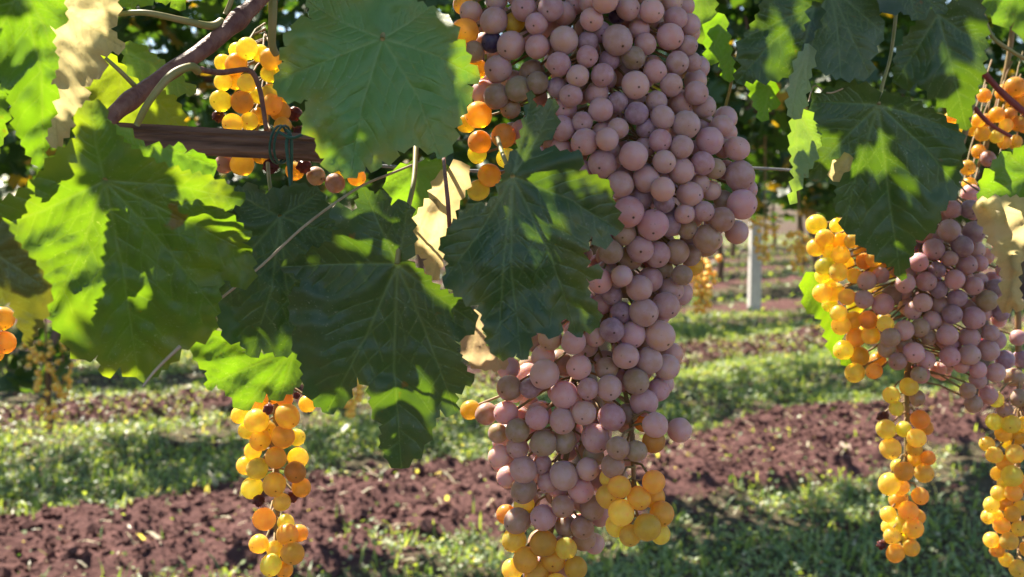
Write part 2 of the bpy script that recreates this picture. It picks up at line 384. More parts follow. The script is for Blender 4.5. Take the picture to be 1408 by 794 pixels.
# soil clods
oct_V = np.array([(1, 0, 0), (-1, 0, 0), (0, 1, 0), (0, -1, 0), (0, 0, 0.8), (0, 0, -0.8), (.62, .62, .4), (-.62, .62, .4), (-.62, -.62, .35), (.62, -.62, .4)])
oct_F = np.array([(4, 0, 6), (4, 6, 2), (4, 2, 7), (4, 7, 1), (4, 1, 8), (4, 8, 3), (4, 3, 9), (4, 9, 0), (5, 6, 0), (5, 2, 6), (5, 7, 2), (5, 1, 7), (5, 8, 1), (5, 3, 8), (5, 9, 3), (5, 0, 9)])
x, y = scatter(90000, 2.2, 8.5, lambda x, y: soil_mask(x, y) * 0.85 + 0.07, 0.8)
g = leaf_cloud(np.stack([x, y, height(x, y) + 0.002], 1), rng.gamma(1.8, 0.0035, len(x)) + 0.002, 0.6, rng.uniform(0, 1, len(x)), (oct_V, oct_F), 'soil_clods', CLOD)
tag(g, 'crumbly reddish brown clods on the hoed strips', 'soil', kind='stuff')

# ------------------------------------------------------------------ vine leaf template (for canopies)
def leaf_outline(seed, teeth=1):
    r = random.Random(seed); pts = []
    lob = [(0, 1.0), (58, 0.92), (112, 0.74), (-58, 0.92), (-112, 0.74)]
    N = 44 if teeth else 22
    for i in range(N):
        a = -172 + 344 * i / (N - 1)
        v = 0.0
        for la, lr in lob: v = max(v, lr * math.exp(-((a - la) / 27.0) ** 2 * 0.62))
        v = max(v, 0.50 if abs(a) < 150 else 0.30)
        if teeth and i % 2: v *= 0.90 + 0.05 * r.random()
        v *= 1 + 0.05 * (r.random() - 0.5)
        pts.append((v * math.sin(R_(a)), v * math.cos(R_(a))))
    return pts
def leaf_template(seed, teeth=1):
    o = leaf_outline(seed, teeth); r = random.Random(seed + 50)
    V = [(0, 0, 0)]; F = []
    f1, dr = r.uniform(0.10, 0.30), r.uniform(0.08, 0.35)
    def zz(x, y):
        return f1 * abs(x) - dr * (x * x + y * y) + 0.08 * math.sin(4 * x + seed) * math.cos(3.5 * y)
    mid = [(x * 0.55, y * 0.55) for x, y in o]
    for x, y in mid: V.append((x, y, zz(x, y)))
    for x, y in o: V.append((x, y, zz(x, y)))
    n = len(o)
    for i in range(n - 1):
        F.append((0, 1 + i, 2 + i, 2 + i))
        F.append((1 + i, 1 + n + i, 2 + n + i, 2 + i))
    F3 = []
    for a, b, c, d in F:
        F3.append((a, b, c))
        if d != c: F3.append((a, c, d))
    V = np.array(V, float) * 0.5
    V[:, 1] += 0.1
    return V, np.array(F3)
T_NEAR = [leaf_template(s, 1) for s in (1, 2, 3)]; T_FAR = [leaf_template(s, 0) for s in (4, 5)]

# ------------------------------------------------------------------ hero leaves traced onto their own curved surfaces
def seg_dist(P, A, B):
    A = np.array(A, float); B = np.array(B, float); d = B - A; L = (d ** 2).sum() + 1e-9
    t = np.clip(((P - A) @ d) / L, 0, 1); q = A + t[:, None] * d
    return np.hypot(P[:, 0] - q[:, 0], P[:, 1] - q[:, 1]), t
HERO = []
def serrate(out, seed, tooth=17.0):
    r = random.Random(seed); A = 0.0; n = len(out)
    for i in range(n): A += out[i][0] * out[(i + 1) % n][1] - out[(i + 1) % n][0] * out[i][1]
    sg = 1 if A > 0 else -1; res = []
    for i in range(n):
        p = np.array(out[i], float); q = np.array(out[(i + 1) % n], float); d = q - p; L = np.hypot(*d)
        nrm = np.array([d[1], -d[0]]) / (L + 1e-9) * sg
        k = max(1, int(round(L / tooth)))
        for j in range(k):
            a = p + d * (j / k)
            res.append(tuple(a + (nrm * 0 if j == 0 else -nrm * 0.5)))
            l = L / k
            if l > 8:
                f = r.uniform(0.55, 0.72); res.append(tuple(p + d * ((j + f) / k) + nrm * l * r.uniform(0.24, 0.42)))
    return res
def hero_leaf(parent, out, J, tips, d0, gx=0.0, gy=0.0, fold=0.35, droop=0.0, wav=0.006, col=(0.05, 0.11, 0.02), yel=0.2,
              name='leaf', label=None, petiole=None, pet_mat=None, pet_r=0.0014, tooth=17.0, curl=0.0, mat=None):
    """out, J, tips in picture pixels give the blade's outline; d0 its distance at the petiole; gx, gy its slant (m per 100 px)"""
    seed = int(abs(out[0][0] * 7 + out[0][1] * 13)) % 9973
    poly = serrate(out, seed, tooth); PA = np.array(poly)
    mpp = d0 / FPX
    veins = []
    for T in tips:
        J_ = np.array(J, float); T_ = np.array(T, float); L = np.hypot(*(T_ - J_)); dirv = (T_ - J_) / (L + 1e-9)
        side = np.array([-dirv[1], dirv[0]])
        bow = random.Random(seed + int(T[0])).uniform(-0.05, 0.05)
        mid = J_ + dirv * L * 0.5 + side * L * bow
        veins.append((J_, mid, 2.5, 1.8, 0)); veins.append((mid, T_, 1.8, 0.8, 0))
        for k, f in enumerate(np.arange(0.16, 0.92, 0.13)):
            for sgn in (-1, 1):
                ff = f + (0.06 if sgn > 0 else 0)
                if ff > 0.95: continue
                b = (J_ + (mid - J_) * (ff / 0.5)) if ff < 0.5 else (mid + (T_ - mid) * ((ff - 0.5) / 0.5))
                e = b + (dirv * 0.72 + side * sgn * 0.7) * L * (0.42 - 0.30 * ff)
                m2 = (b + e) * 0.5 + side * sgn * L * 0.022 + np.array([random.Random(seed + k).uniform(-2, 2), 0])
                veins.append((b, m2, 1.15, 0.9, 1)); veins.append((m2, e, 0.9, 0.45, 1))
    pts = list(map(tuple, PA)); nb = len(pts)
    mn = PA.min(0); mx = PA.max(0); h = max(4.5, min(7.0, (mx - mn).max() / 45))
    gx_, gy_ = np.meshgrid(np.arange(mn[0], mx[0], h), np.arange(mn[1], mx[1], h * 0.87))
    gx_ = gx_ + (np.arange(gx_.shape[0]) % 2)[:, None] * h * 0.5
    G = np.stack([gx_.ravel(), gy_.ravel()], 1) + rng.uniform(-0.15, 0.15, (gx_.size, 2)) * h
    VP = []
    for A, B, w0, w1, k in veins:
        n = max(2, int(np.hypot(*(B - A)) / 4.5)); d = (B - A) / (np.hypot(*(B - A)) + 1e-9); s = np.array([-d[1], d[0]])
        for i in range(n + 1):
            c = A + (B - A) * i / n; w = w0 + (w1 - w0) * i / n
            VP.append(c)
            if k == 0: VP.append(c + s * w * 1.7); VP.append(c - s * w * 1.7)
            else: VP.append(c + s * 2.0); VP.append(c - s * 2.0)
    VP = np.array(VP)
    # inside test and clearance from the outline
    def inside(Q):
        c = np.zeros(len(Q), bool); x0, y0 = PA[:, 0], PA[:, 1]; x1, y1 = np.roll(x0, -1), np.roll(y0, -1)
        for i in range(len(PA)):
            cond = ((y0[i] > Q[:, 1]) != (y1[i] > Q[:, 1]))
            xx = (x1[i] - x0[i]) * (Q[:, 1] - y0[i]) / (y1[i] - y0[i] + 1e-12) + x0[i]
            c ^= cond & (Q[:, 0] < xx)
        return c
    def edged(Q):
        m = np.full(len(Q), 1e9)
        for i in range(len(PA)):
            d, _ = seg_dist(Q, PA[i], PA[(i + 1) % len(PA)]); m = np.minimum(m, d)
        return m
    cand = np.concatenate([VP, G]); k = inside(cand); cand = cand[k]; k = edged(cand) > 1.8; cand = cand[k]
    # thin out points lying too close together
    cell = {}; keep = []
    for i, q in enumerate(cand):
        key = (int(q[0] // 1.5), int(q[1] // 1.5))
        if key in cell: continue
        cell[key] = 1; keep.append(i)
    cand = cand[keep]
    allp = [Vector(p) for p in pts] + [Vector(q) for q in cand]
    vo, eo, fo, *_ = delaunay_2d_cdt(allp, [(i, (i + 1) % nb) for i in range(nb)], [list(range(nb))], 1, 1e-4)
    Q = np.array([(v.x, v.y) for v in vo]); F = np.array([f for f in fo if len(f) == 3])
    va = np.zeros(len(Q)); dm = np.full(len(Q), 1e9); d2 = np.full(len(Q), 1e9)
    for A, B, w0, w1, kk in veins:
        d, t = seg_dist(Q, A, B); w = w0 + (w1 - w0) * t
        va = np.maximum(va, np.exp(-(d / w) ** 2) * (1.0 if kk == 0 else 0.5))
        if kk == 0: dm = np.minimum(dm, d)
        d2 = np.minimum(d2, d)
    ed = edged(Q); size = np.hypot(*(mx - mn)) * 0.5
    rel = Q - np.array(J); rr = np.hypot(rel[:, 0], rel[:, 1]) / size
    dep = d0 + gx * rel[:, 0] / 100 + gy * rel[:, 1] / 100
    dep = dep - fold * np.sqrt(dm ** 2 + 9) * mpp + droop * rr ** 2
    nz = np.array([noise.noise(Vector((q[0] * 0.011, q[1] * 0.011, seed * 0.37))) + 0.45 * noise.noise(Vector((q[0] * 0.034, q[1] * 0.034, seed * 0.7))) for q in Q])
    dep = dep + wav * nz * np.clip(rr * 1.6, 0.15, 1) - va * 0.0004 - 0.0022 * (1 - np.exp(-(d2 / 9.0) ** 2))
    dep = dep + curl * np.exp(-ed / 12.0)
    V = at_np(Q[:, 0], Q[:, 1], dep)
    o = obj(name, V, F, mat or (SHADELEAF if col[1] < 0.065 else LEAF), parent)
    me = o.data
    a1 = me.attributes.new('vein', 'FLOAT', 'POINT'); a1.data.foreach_set('value', va.astype(np.float32))
    a2 = me.attributes.new('edge', 'FLOAT', 'POINT'); a2.data.foreach_set('value', (ed / size).astype(np.float32))
    o.color = (*col, 1 - yel)
    if label: o['label'] = label
    HERO.append((V, out, d0))
    if petiole:
        P = [at(px, py, pd) for px, py, pd in petiole]
        v, f = tube(spline(P, 5), [pet_r * (0.85 + 0.3 * abs(i / (5 * (len(P) - 1)) - 0.5)) for i in range(5 * (len(P) - 1) + 1)], 7)
        poly_obj('petiole', v, f, pet_mat or GREENSTEM, o)
    return o

# ------------------------------------------------------------------ the vines of the near row
VA = thing('grape_vine', 'near vine with a purple-brown cane and broad green leaves by the wooden rail', 'vine', row_pt(0.65, -0.55), 'vines of the near row')
VB = thing('grape_vine', 'near vine with dark drooping leaves above the bunch that is golden on one side', 'vine', row_pt(0.65, 1.35), 'vines of the near row')
for vv, sgn in ((VA, 1), (VB, -1)):
    b = Vector(vv.location)
    P = spline([b + Vector((0, 0, -0.05)), b + Vector((0.03, 0.02, 0.3)), b + Vector((-0.02, 0.0, 0.7)), b + Vector((0.02, 0.02, 1.1)), b + Vector((0, 0, 1.34))], 6)
    v, f = tube(P, [0.042 - 0.018 * i / len(P) for i in range(len(P))], 10); poly_obj('trunk', v, f, BARK, vv)
    P = spline([b + Vector((0, 0, 1.32)), b + ROWU * 0.2 * sgn + Vector((0, 0, 1.42)), b + ROWU * 0.6 * sgn + Vector((0, 0, 1.40)), b + ROWU * 1.0 * sgn + Vector((0, 0, 1.44))], 6)
    v, f = tube(P, [0.018 - 0.009 * i / len(P) for i in range(len(P))], 8); poly_obj('cordon', v, f, BARK, vv)

DK = (0.008, 0.040, 0.026)  # shaded blades: shade and a blue sky tint put into the colour
# centre top leaf
hero_leaf(VA, [(417, -15), (425, 12), (430, 27), (405, 31), (401, 42), (389, 56), (396, 64), (384, 73), (391, 85), (377, 110), (380, 125), (388, 134), (405, 139), (432, 136), (420, 151), (416, 170), (423, 187), (438, 185), (435, 200), (437, 212), (446, 218), (445, 231), (466, 235), (481, 245), (493, 238), (503, 229), (517, 235), (525, 221), (541, 223), (546, 207), (561, 206), (571, 184), (578, 204), (598, 209), (608, 218), (622, 200), (625, 177), (642, 146), (649, 133), (642, 116), (661, 107), (646, 88), (641, 71), (629, 54), (624, 34), (608, 19), (588, 10), (574, 3), (560, -20), (480, -25)],
          (526, 54), [(481, 245), (378, 110), (660, 107), (606, 217), (422, 2), (592, 10)], 0.585, 0.004, -0.012, 0.25, 0.02, 0.010, (0.070, 0.185, 0.062), 0.9, mat=SHADELEAF, label='broad mid-green leaf with yellowing tips over the rail end', petiole=[(526, 54, 0.583), (530, 20, 0.60), (545, -20, 0.63), (560, -90, 0.66)])
# big left leaf
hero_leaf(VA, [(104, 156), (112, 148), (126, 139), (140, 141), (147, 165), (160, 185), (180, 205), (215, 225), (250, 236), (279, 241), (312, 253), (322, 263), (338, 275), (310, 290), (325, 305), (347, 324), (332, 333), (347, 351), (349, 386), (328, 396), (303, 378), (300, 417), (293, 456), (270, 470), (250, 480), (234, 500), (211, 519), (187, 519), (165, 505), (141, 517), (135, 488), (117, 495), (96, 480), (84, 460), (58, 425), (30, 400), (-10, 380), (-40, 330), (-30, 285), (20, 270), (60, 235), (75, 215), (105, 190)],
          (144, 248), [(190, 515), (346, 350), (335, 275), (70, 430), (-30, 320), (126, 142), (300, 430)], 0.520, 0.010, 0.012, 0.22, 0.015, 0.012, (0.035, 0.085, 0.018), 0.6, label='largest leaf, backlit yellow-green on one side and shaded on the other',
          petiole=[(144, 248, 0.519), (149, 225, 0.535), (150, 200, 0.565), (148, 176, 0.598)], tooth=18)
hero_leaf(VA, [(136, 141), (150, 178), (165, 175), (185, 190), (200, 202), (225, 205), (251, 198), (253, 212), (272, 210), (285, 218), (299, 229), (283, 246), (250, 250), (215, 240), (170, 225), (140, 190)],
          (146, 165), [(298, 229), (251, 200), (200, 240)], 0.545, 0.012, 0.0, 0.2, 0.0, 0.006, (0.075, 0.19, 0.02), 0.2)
# leaf at the far left, dimmed by shade put into its material, closer than the big one
hero_leaf(VA, [(-40, 290), (5, 303), (20, 330), (50, 365), (70, 400), (60, 440), (40, 478), (24, 440), (14, 416), (-40, 410)], (-20, 340), [(40, 476), (68, 400), (5, 303)], 0.445, 0.0, 0.01, 0.2, 0.01, 0.008, (0.07, 0.09, 0.022), 0.7, label='blurred dim leaf overlapping the amber grapes', mat=SHADE_OLDLEAF)
# hanging leaf, top left
hero_leaf(VA, [(-30, -30), (85, -30), (88, 5), (92, 32), (68, 35), (72, 58), (80, 85), (72, 110), (62, 118), (80, 122), (72, 140), (70, 165), (62, 190), (64, 230), (52, 230), (35, 205), (22, 180), (12, 130), (-10, 95), (-30, 60)], (30, -20), [(60, 228), (78, 84), (-20, 80), (88, 5)], 0.50, 0.02, 0.008, 0.3, 0.0, 0.012, (0.035, 0.10, 0.018), 0.1)
hero_leaf(VA, [(-30, 90), (5, 125), (10, 150), (5, 190), (-5, 215), (-30, 220)], (-30, 130), [(5, 190), (8, 130)], 0.53, 0.02, 0.008, 0.3, 0.0, 0.012, (0.04, 0.11, 0.02), 0.1)
# leaf behind it with glare put into a pale colour, and neighbours behind the cane
hero_leaf(VA, [(62, -30), (160, -30), (163, 20), (152, 40), (172, 66), (138, 76), (142, 100), (116, 120), (128, 150), (107, 162), (78, 205), (62, 190), (56, 120), (60, 40)], (80, 10), [(80, 203), (170, 66), (160, -20)], 0.60, 0.012, 0.0, 0.2, 0.0, 0.01, (0.46, 0.42, 0.24), 0.2, mat=DRYLEAF, label='pale glare-washed leaf glowing behind the purple cane')
hero_leaf(VA, [(115, 78), (150, 72), (175, 100), (205, 112), (235, 128), (250, 150), (256, 182), (190, 186), (150, 182), (128, 165), (116, 150), (128, 130), (112, 118), (140, 100)], (170, 90), [(250, 178), (150, 180), (116, 118)], 0.68, 0.02, 0.0, 0.2, 0.0, 0.008, (0.16, 0.21, 0.03), 0.3)
hero_leaf(VA, [(165, 62), (185, 60), (205, 72), (240, 98), (270, 128), (240, 130), (215, 118), (190, 108), (175, 92)], (168, 66), [(268, 127), (200, 110)], 0.66, 0.01, 0.0, 0.2, 0.0, 0.006, (0.08, 0.15, 0.06), 0.2)
hero_leaf(VA, [(150, -30), (262, -30), (255, 2), (247, 16), (235, 2), (222, 4), (212, -2), (203, 8), (190, 6), (178, 10), (160, 2)], (200, -30), [(246, 14), (180, 8)], 0.64, 0.0, 0.0, 0.2, 0.0, 0.006, (0.10, 0.22, 0.02), 0.2)
# dark leaf in the middle and the one behind its shoulder
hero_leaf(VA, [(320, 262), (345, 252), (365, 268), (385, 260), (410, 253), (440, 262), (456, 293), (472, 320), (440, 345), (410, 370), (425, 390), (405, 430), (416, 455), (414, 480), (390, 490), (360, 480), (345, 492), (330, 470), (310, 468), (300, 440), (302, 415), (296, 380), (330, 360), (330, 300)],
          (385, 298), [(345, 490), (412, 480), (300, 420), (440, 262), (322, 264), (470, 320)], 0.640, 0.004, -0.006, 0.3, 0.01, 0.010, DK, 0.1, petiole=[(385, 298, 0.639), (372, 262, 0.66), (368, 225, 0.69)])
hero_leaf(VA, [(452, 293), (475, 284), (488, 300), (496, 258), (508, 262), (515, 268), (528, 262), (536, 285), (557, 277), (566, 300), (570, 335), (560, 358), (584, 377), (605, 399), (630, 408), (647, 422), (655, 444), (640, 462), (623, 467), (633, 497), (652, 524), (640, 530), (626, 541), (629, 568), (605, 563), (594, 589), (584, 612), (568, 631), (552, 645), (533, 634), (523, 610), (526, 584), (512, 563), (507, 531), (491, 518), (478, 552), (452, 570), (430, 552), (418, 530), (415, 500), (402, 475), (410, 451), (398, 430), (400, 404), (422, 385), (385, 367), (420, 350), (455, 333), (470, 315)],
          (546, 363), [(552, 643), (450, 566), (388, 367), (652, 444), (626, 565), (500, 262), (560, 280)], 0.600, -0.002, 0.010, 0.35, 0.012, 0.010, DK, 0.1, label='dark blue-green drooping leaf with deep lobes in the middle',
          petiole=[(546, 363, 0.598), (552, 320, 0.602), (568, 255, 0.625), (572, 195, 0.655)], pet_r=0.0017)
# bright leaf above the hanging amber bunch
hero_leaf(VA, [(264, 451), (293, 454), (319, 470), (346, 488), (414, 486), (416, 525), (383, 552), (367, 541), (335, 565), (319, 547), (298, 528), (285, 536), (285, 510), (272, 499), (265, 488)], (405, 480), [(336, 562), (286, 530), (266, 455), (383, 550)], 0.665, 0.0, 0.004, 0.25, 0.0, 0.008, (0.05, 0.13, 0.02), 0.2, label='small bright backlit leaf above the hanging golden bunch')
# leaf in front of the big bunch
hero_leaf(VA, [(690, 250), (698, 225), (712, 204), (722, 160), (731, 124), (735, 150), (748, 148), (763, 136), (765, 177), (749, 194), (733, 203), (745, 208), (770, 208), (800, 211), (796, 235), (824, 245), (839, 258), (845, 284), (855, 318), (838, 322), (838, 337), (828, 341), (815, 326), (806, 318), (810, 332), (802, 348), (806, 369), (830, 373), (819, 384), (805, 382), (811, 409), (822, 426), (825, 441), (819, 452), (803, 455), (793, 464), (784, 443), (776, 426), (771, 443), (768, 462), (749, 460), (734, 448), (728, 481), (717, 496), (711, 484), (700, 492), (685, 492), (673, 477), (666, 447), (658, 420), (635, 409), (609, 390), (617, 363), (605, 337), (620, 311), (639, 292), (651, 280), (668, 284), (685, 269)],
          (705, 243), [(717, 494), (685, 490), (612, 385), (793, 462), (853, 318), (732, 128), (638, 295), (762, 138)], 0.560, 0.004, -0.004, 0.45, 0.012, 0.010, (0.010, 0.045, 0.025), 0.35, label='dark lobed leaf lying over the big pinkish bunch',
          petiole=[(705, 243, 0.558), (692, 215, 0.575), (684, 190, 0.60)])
# pale dry leaf and the green one behind
hero_leaf(VA, [(598, 246), (615, 236), (634, 222), (645, 240), (640, 262), (626, 290), (618, 330), (613, 345), (605, 371), (596, 386), (585, 371), (588, 356), (562, 345), (566, 326), (573, 295), (590, 273)], (622, 240), [(596, 384), (564, 340), (640, 260)], 0.630, 0.0, 0.012, 0.3, 0.0, 0.008, (0.52, 0.40, 0.20), 0.2, mat=DRYLEAF, label='pale dry tan leaf beside the big bunch')
hero_leaf(VA, [(530, 250), (540, 235), (560, 226), (590, 222), (612, 224), (618, 240), (600, 262), (588, 285), (575, 296), (558, 300), (540, 285), (535, 268)], (575, 232), [(533, 252), (560, 298), (612, 228)], 0.69, 0.0, 0.004, 0.2, 0.0, 0.006, (0.085, 0.20, 0.05), 0.2)
hero_leaf(VA, [(652, 425), (660, 440), (668, 475), (685, 495), (700, 500), (688, 508), (662, 508), (645, 498), (634, 480), (640, 462)], (655, 430), [(690, 506), (645, 496)], 0.625, 0.0, 0.01, 0.3, 0.0, 0.008, (0.26, 0.12, 0.10), 0.0, mat=DRYLEAF, label='shrivelled reddish leaf tucked below the dark lobed leaf')
# ---- right-hand vine
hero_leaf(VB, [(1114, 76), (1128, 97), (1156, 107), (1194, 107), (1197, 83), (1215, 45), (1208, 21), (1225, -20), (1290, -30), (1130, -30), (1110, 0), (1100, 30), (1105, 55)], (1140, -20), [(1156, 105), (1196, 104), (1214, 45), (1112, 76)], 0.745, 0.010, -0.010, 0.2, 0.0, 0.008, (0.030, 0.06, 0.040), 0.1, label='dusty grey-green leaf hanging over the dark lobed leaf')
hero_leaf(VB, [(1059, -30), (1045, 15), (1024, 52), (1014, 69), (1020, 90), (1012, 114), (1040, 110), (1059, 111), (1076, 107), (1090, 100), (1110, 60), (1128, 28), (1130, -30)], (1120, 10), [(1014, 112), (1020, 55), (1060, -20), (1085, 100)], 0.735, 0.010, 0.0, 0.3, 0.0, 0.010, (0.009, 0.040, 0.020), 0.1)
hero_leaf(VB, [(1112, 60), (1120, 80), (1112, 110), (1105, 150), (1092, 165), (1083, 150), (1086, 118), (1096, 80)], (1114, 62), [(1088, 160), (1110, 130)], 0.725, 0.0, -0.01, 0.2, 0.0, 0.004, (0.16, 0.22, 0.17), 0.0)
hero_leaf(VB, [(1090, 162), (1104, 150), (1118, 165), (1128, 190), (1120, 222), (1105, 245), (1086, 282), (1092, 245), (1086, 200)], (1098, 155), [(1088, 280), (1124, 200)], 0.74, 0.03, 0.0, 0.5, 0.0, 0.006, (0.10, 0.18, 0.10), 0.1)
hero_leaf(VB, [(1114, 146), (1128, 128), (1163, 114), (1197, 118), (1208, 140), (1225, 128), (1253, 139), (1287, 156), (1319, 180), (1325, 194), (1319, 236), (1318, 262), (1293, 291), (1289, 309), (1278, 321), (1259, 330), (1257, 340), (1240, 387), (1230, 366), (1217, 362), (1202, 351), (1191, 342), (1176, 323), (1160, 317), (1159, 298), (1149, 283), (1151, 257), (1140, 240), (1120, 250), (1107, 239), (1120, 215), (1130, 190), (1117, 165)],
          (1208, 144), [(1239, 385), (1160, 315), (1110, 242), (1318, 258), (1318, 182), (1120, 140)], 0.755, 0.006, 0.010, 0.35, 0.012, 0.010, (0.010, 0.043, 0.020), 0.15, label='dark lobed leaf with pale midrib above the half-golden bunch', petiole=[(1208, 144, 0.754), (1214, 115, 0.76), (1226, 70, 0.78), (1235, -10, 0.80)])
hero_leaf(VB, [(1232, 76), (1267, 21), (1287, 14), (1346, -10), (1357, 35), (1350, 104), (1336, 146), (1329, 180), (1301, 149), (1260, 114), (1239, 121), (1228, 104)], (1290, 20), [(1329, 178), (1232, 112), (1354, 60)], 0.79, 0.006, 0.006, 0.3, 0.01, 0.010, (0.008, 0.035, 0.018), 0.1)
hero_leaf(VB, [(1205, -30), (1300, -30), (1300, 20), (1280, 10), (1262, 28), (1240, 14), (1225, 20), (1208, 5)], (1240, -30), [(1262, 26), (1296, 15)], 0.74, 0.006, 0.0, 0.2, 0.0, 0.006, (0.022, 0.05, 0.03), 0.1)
hero_leaf(VB, [(978, 28), (996, 20), (1002, 60), (1012, 108), (996, 110), (990, 85), (972, 84), (970, 52)], (1000, 10), [(1005, 108), (974, 80)], 0.80, 0.0, 0.0, 0.2, 0.0, 0.006, (0.085, 0.22, 0.022), 0.1)
hero_leaf(VB, [(1026, 112), (1066, 112), (1068, 150), (1056, 148), (1047, 168), (1036, 140)], (1060, 108), [(1048, 166), (1030, 114)], 0.77, 0.0, 0.0, 0.2, 0.0, 0.006, (0.085, 0.22, 0.022), 0.1)
hero_leaf(VB, [(938, -20), (980, -20), (985, 30), (968, 62), (955, 50), (948, 20)], (960, -20), [(966, 60), (982, 20)], 0.82, 0.0, 0.0, 0.2, 0.0, 0.006, (0.10, 0.20, 0.06), 0.1)
hero_leaf(VB, [(1102, 386), (1118, 374), (1140, 398), (1152, 450), (1168, 505), (1142, 484), (1130, 440), (1108, 426)], (1120, 376), [(1164, 500), (1108, 424)], 0.93, 0.0, 0.0, 0.2, 0.0, 0.006, (0.10, 0.23, 0.022), 0.3, label='small bright green leaf behind the golden side of the bunch')
hero_leaf(VB, [(1146, 250), (1142, 232), (1154, 218), (1168, 212), (1172, 222), (1160, 238)], (1170, 215), [(1145, 248)], 0.748, 0.0, 0.0, 0.2, 0.0, 0.004, (0.48, 0.38, 0.16), 0.2, mat=DRYLEAF)
hero_leaf(VB, [(1345, 278), (1350, 245), (1372, 218), (1382, 208), (1392, 214), (1402, 203), (1425, 200), (1425, 300), (1390, 285)], (1420, 240), [(1348, 272), (1385, 212)], 0.80, -0.01, 0.0, 0.3, 0.0, 0.008, (0.06, 0.15, 0.025), 0.3)
hero_leaf(VB, [(1342, 277), (1358, 274), (1376, 271), (1402, 272), (1425, 280), (1425, 330), (1408, 345), (1400, 381), (1406, 427), (1392, 424), (1384, 430), (1376, 427), (1380, 385), (1372, 355), (1359, 325), (1344, 302)], (1420, 300), [(1380, 425), (1345, 285)], 0.775, -0.01, 0.012, 0.45, 0.0, 0.030, (0.40, 0.34, 0.19), 0.2, mat=DRYLEAF, label='curled yellow-tan leaf at the edge of the mauve grapes', curl=-0.012)
hero_leaf(VB, [(1372, 320), (1390, 300), (1425, 310), (1425, 440), (1400, 400), (1385, 360)], (1420, 320), [(1400, 398)], 0.80, 0.0, 0.0, 0.3, 0.0, 0.01, (0.05, 0.02, 0.02), 0.0, mat=SHADE_OLDLEAF, label='dark dried leaf inside the curl of the tan leaf')
hero_leaf(VB, [(1326, -30), (1425, -30), (1425, 60), (1404, 52), (1396, 30), (1380, 38), (1362, 20), (1340, 12)], (1400, -30), [(1380, 36), (1340, 10)], 0.9, 0.0, 0.0, 0.3, 0.0, 0.01, (0.05, 0.13, 0.025), 0.2)

# canes, shoots and tendrils
def stick(parent, name, pts, r, mat, n=8, label=None, sub=6):
    P = spline([at(*p) for p in pts], sub); m = len(P)
    rr = [r[0] + (r[1] - r[0]) * i / (m - 1) for i in range(m)]
    rr = [q * (1 + 0.10 * noise.noise(P[i] * 60)) for i, q in enumerate(rr)]
    if name == 'cane':
        L = 0.0
        for i in range(1, m):
            L += (P[i] - P[i - 1]).length; rr[i] *= 1 + 0.28 * math.exp(-(((L + 0.02) % 0.085 - 0.0425) / 0.006) ** 2)
    v, f = tube(P, rr, n); o = poly_obj(name, v, f, mat, parent)
    if label: o['label'] = label
    return o
stick(VA, 'cane', [(140, 178, 0.60), (165, 150, 0.605), (225, 105, 0.62), (280, 68, 0.635), (330, 25, 0.65), (372, -20, 0.67), (440, -120, 0.72)], (0.0046, 0.0050), CANE, 12, 'thick purple-brown cane slanting up beside the golden bunch', 22)
stick(VA, 'petiole', [(188, 172, 0.600), (205, 140, 0.596), (235, 104, 0.602), (262, 92, 0.612), (272, 98, 0.62)], (0.0018, 0.0026), GREENSTEM)
stick(VA, 'shoot', [(262, 92, 0.612), (300, 100, 0.635), (342, 97, 0.65), (356, 120, 0.655), (362, 150, 0.655), (366, 178, 0.652)], (0.0018, 0.0013), CANE)
stick(VA, 'petiole', [(158, 20, 0.615), (200, 18, 0.612), (250, 28, 0.622), (290, 36, 0.637), (305, 30, 0.645)], (0.0014, 0.0026), GREENSTEM)
stick(VA, 'petiole', [(145, 80, 0.60), (165, 98, 0.602), (185, 118, 0.61)], (0.0010, 0.0014), GREENSTEM)
stick(VA, 'shoot', [(374, -30, 0.68), (375, 20, 0.68), (374, 60, 0.685), (380, 75, 0.69)], (0.0028, 0.0024), GREENSTEM)
stick(VA, 'shoot', [(310, 20, 0.65), (318, 0, 0.65), (322, -30, 0.65)], (0.0016, 0.0016), GREENSTEM)
stick(VA, 'tendril', [(302, 412, 0.60), (360, 365, 0.602), (420, 310, 0.608), (490, 260, 0.625), (540, 238, 0.66), (580, 222, 0.70)], (0.0007, 0.0009), DRYSTEM, 6, 'straight dry straw-coloured tendril crossing the dark leaf')
stick(VA, 'tendril', [(196, 532, 0.53), (215, 508, 0.532), (248, 476, 0.535)], (0.0005, 0.0009), DRYSTEM, 6)
stick(VA, 'shoot', [(609, 205, 0.66), (612, 240, 0.60), (616, 280, 0.592), (618, 312, 0.60)], (0.0011, 0.0013), CANE)
stick(VA, 'shoot', [(402, 300, 0.655), (398, 240, 0.655), (394, 200, 0.655), (398, 182, 0.656)], (0.0008, 0.0012), TIE)
stick(VB, 'shoot', [(994, 160, 0.85), (1002, 130, 0.84), (1006, 112, 0.82)], (0.0012, 0.0012), GREENSTEM)
stick(VB, 'shoot', [(1352, 100, 0.93), (1380, 130, 0.93), (1420, 165, 0.93)], (0.0028, 0.0028), REDSTEM)
stick(VB, 'shoot', [(1340, 148, 0.92), (1360, 170, 0.92), (1390, 188, 0.93)], (0.0022, 0.0016), REDSTEM)
stick(VB, 'shoot', [(1352, 20, 0.88), (1364, 50, 0.88), (1390, 70, 0.88), (1425, 90, 0.90)], (0.0016, 0.0016), GREENSTEM)
stick(VB, 'tendril', [(1112, 140, 0.75), (1120, 118, 0.75), (1138, 128, 0.748), (1158, 122, 0.748), (1172, 108, 0.75)], (0.0005, 0.0008), DRYSTEM, 6)

